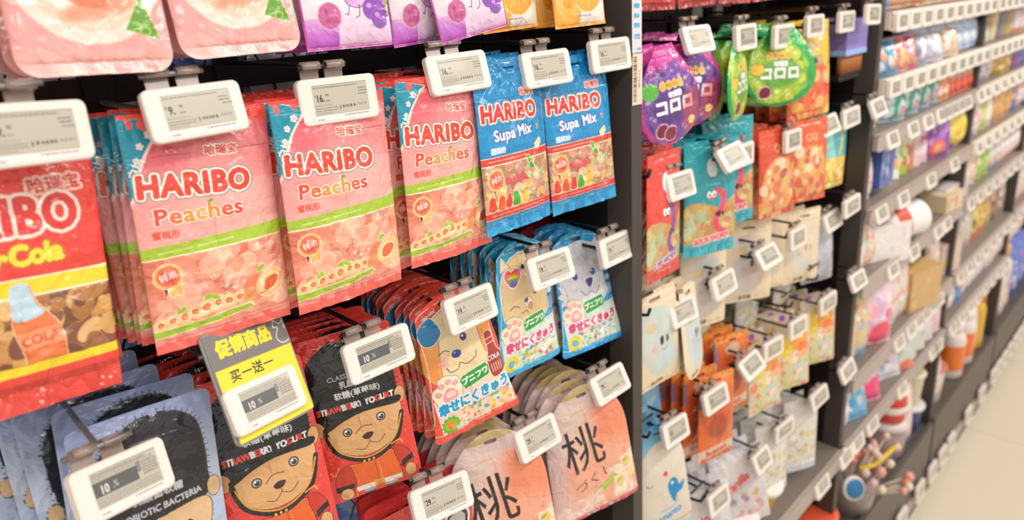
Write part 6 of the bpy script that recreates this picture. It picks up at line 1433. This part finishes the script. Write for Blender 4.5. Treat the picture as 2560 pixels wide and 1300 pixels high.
place_pillow('blue_slim_pack', pillow('b4g', gart(70, 120, '#3a86c8', ['#5aa6e0', '#8a6ab8'], 131, n=10), 70, 120, seed=171, thick=30), col(2384, -1.95), D+.05, Zs(6)+.001, (-.1, 0, -.3), 'slim bright blue pack just right of the middle upright', None, 'sweets pack')
OR_ = M_('orange_drink', '#ea7a2a', rough=.3, coat=.4); YE_ = M_('yellow_drink', '#e0b040', rough=.35, var=.12); WH_ = M_('white_bottle', '#e4dad4', rough=.35); BR_ = M_('brown_drink', '#7a4a3a', rough=.4); CAPW = M_('bottle_cap', '#f0ebe8', rough=.3); TAN = M_('tan_cap', '#d8a878', rough=.45); BLU = M_('blue_pack_mat', '#4a62b8', rough=.35, var=.35)
bl_ = [(2372, .05, .045, .23, WH_, CAPW, OR_, 'white bottle with orange band, front left of the base deck bottles'), (2392, .12, .045, .25, WH_, CAPW, None, 'plain white bottle behind the orange banded ones'), (2398, .05, .045, .23, WH_, CAPW, OR_, 'white bottle with orange band, second from the middle upright'), (2418, .10, .040, .26, YE_, CAPW, None, 'yellow bottle with white cap behind the front row'), (2426, .05, .040, .25, YE_, M_('red_cap', '#d84a3a', rough=.4), None, 'yellow bottle with red cap on the base deck'), (2446, .06, .040, .26, YE_, CAPW, None, 'yellow bottle with white cap right of the red capped one'), (2462, .06, .042, .28, BR_, TAN, None, 'brown bottle with round tan cap'), (2484, .07, .045, .30, WH_, TAN, None, 'cream bottle with round tan cap'), (2410, .17, .04, .25, WH_, CAPW, None, 'white bottle deep on the base deck')]
for (u, yy, r, h, b_, c_, ar, lb) in bl_: bottle('drink_bottle', xat(u, -2.5), D+yy, zb, r, h, b_, c_, lb, None, 'cap', ar)
for i, u in enumerate((2518, 2536, 2552)):
    place_pillow('blue_big_pack', pillow('b4h%d' % i, gart(120, 230, '#5a74c8', ['#8aa0e0', '#3a4aa8', '#c04a98', '#e0e4f4'], 140+i, n=26), 120, 230, seed=180+i, thick=60), xat(u, -2.5), D+.07, zb+.001, (-.08, 0, -.3), 'large blue pack with pink print on the base deck at the right edge', 'large blue packs at the right edge', 'sweets pack')
# bay 5, hardly visible
for i, (u, c, lb) in enumerate(((2542, '#e06a4a', 'red and green pack on the fifth shelf of the farthest bay'), (2556, '#5a9a5a', 'green pack on the fifth shelf of the farthest bay'))):
    place_pillow('far_pack', pillow('b5%d' % i, gart(100, 170, c, ['#e84a3a', '#e8e0d8'], 150+i, n=10), 100, 170, seed=190+i, thick=40), xat(u, -1.2), D+.06, Zs(4)+.001, (-.08, 0, -.3), lb, None, 'sweets pack')


# ---- the rest of the front rows, shelf by shelf
for u_, z_ in ((2262, Zs(4)), (2232, Zs(4)), (2290, Zs(4)), (2140, zb), (2120, zb), (2160, zb), (2205, zb), (2185, zb), (2100, zb), (2085, zb), (2072, zb), (2055, zb), (2262, zb), (2245, zb), (2292, zb), (2318, zb), (2340, zb)): USED.append((xat(u_, (z_-EYE)/D+.1)*1.1, z_))
for u_ in (2498, 2514, 2534, 2550): USED.append((xat(u_, -.3), Zs(1)))
THEME = [['#b8b0d0', '#d8b080', '#c8c8d4', '#e0c8a8'], ['#b4b4d8', '#c8cce0', '#9c98c8', '#d0c0c8'], ['#c8d4d8', '#e4ccb8', '#ccd8c0', '#e8d8c8'], ['#e4dadc', '#d4b0cc', '#e4d4a8', '#c4d4dc'],
         ['#e4e0e2', '#ecdcd4', '#d4d4d8', '#e4cfb8'], ['#e4ccd4', '#dcc498', '#e4d4cc', '#d4c4b4'], ['#d8d4e4', '#e4c0cc', '#d0dcd8', '#e4dcd4'], ['#e4d8d4', '#d4c4b4', '#c4b4b4', '#ecdcd4']]
TN = [['lilac', 'tan', 'silver grey', 'sand'], ['periwinkle', 'ice blue', 'violet', 'dusty pink'], ['ice grey', 'peach', 'pale green', 'cream'], ['off white', 'orchid', 'straw', 'pale blue'],
      ['white', 'blush white', 'light grey', 'sand'], ['pale pink', 'kraft', 'shell', 'taupe'], ['pale lilac', 'rose', 'pale mint', 'cream'], ['cream', 'beige', 'mauve grey', 'blush']]
HT = [.13, .122, .102, .135, .14, .20, .14, .24]
ZD = [Zs(i) for i in range(7)]+[zb]
_rf = R_(77); _fm = {}; _lab = {}
for bi, (x0, x1, bn) in enumerate(BAYS):
    for si in range(8):
        cnt = 0
        for i in range(11 if bi < 2 else 5):
            x = x0+.048+.0805*i
            if any(abs(z_-ZD[si]) < .03 and abs(x_-x) < .058 for x_, z_ in USED): continue
            ci = _rf.randrange(4); c = THEME[si][ci]; h = HT[si]
            if (c, si) not in _fm:
                a = gart(80, h*1000, c, ['#f6f2f0', '#ec9c88', '#98bce0', '#ecd488', '#c8dcb8', c, '#e87a8c'], 300+si*5+ci, n=30, r0=3, r1=9, foot=['#e8a070', None, '#88b0d8', None][(ci+si) % 4])
                _fm[(c, si)] = bag_meshes('row', a, 80, h*1000, res=5., kind='round', thick=46, top=6, bot=6, seed=200+si*4+ci, wr=1.)
            lb = '%s printed pack on the %s of %s' % (TN[si][ci], (SH[si][1]+' shelf') if si < 7 else 'base deck', bn.replace('flat shelf bay', 'flat bay'))
            k_ = _lab[lb] = _lab.get(lb, 0)+1
            lb = '%s%s printed pack from the left, %s of %s' % ('' if k_ == 0 else ORD[k_-1]+' ', TN[si][ci], (SH[si][1]+' shelf') if si < 7 else 'base deck', bn.replace('flat shelf bay', 'flat bay'))
            bag('row_pack', _fm[(c, si)], lb, 'packs in the front rows of %s' % bn, (x*1.06 if False else x, D+.030, ZD[si]+.002), (-.06, _rf.uniform(-.06, .06), -.18+_rf.uniform(-.1, .1)), 'sweets pack')

# things alike on one shelf: say which one, counted along the shelf
_by = {}
for o in COL.objects:
    if o.parent is None and 'label' in o: _by.setdefault(o['label'], []).append(o)
for lb, os_ in _by.items():
    if 1 < len(os_) <= 16 and 'deep' not in lb and len(lb.split()) <= 12:
        for i, o in enumerate(sorted(os_, key=lambda q: q.location.x)): o['label'] = '%s, %s from the left' % (lb, ORD[i])
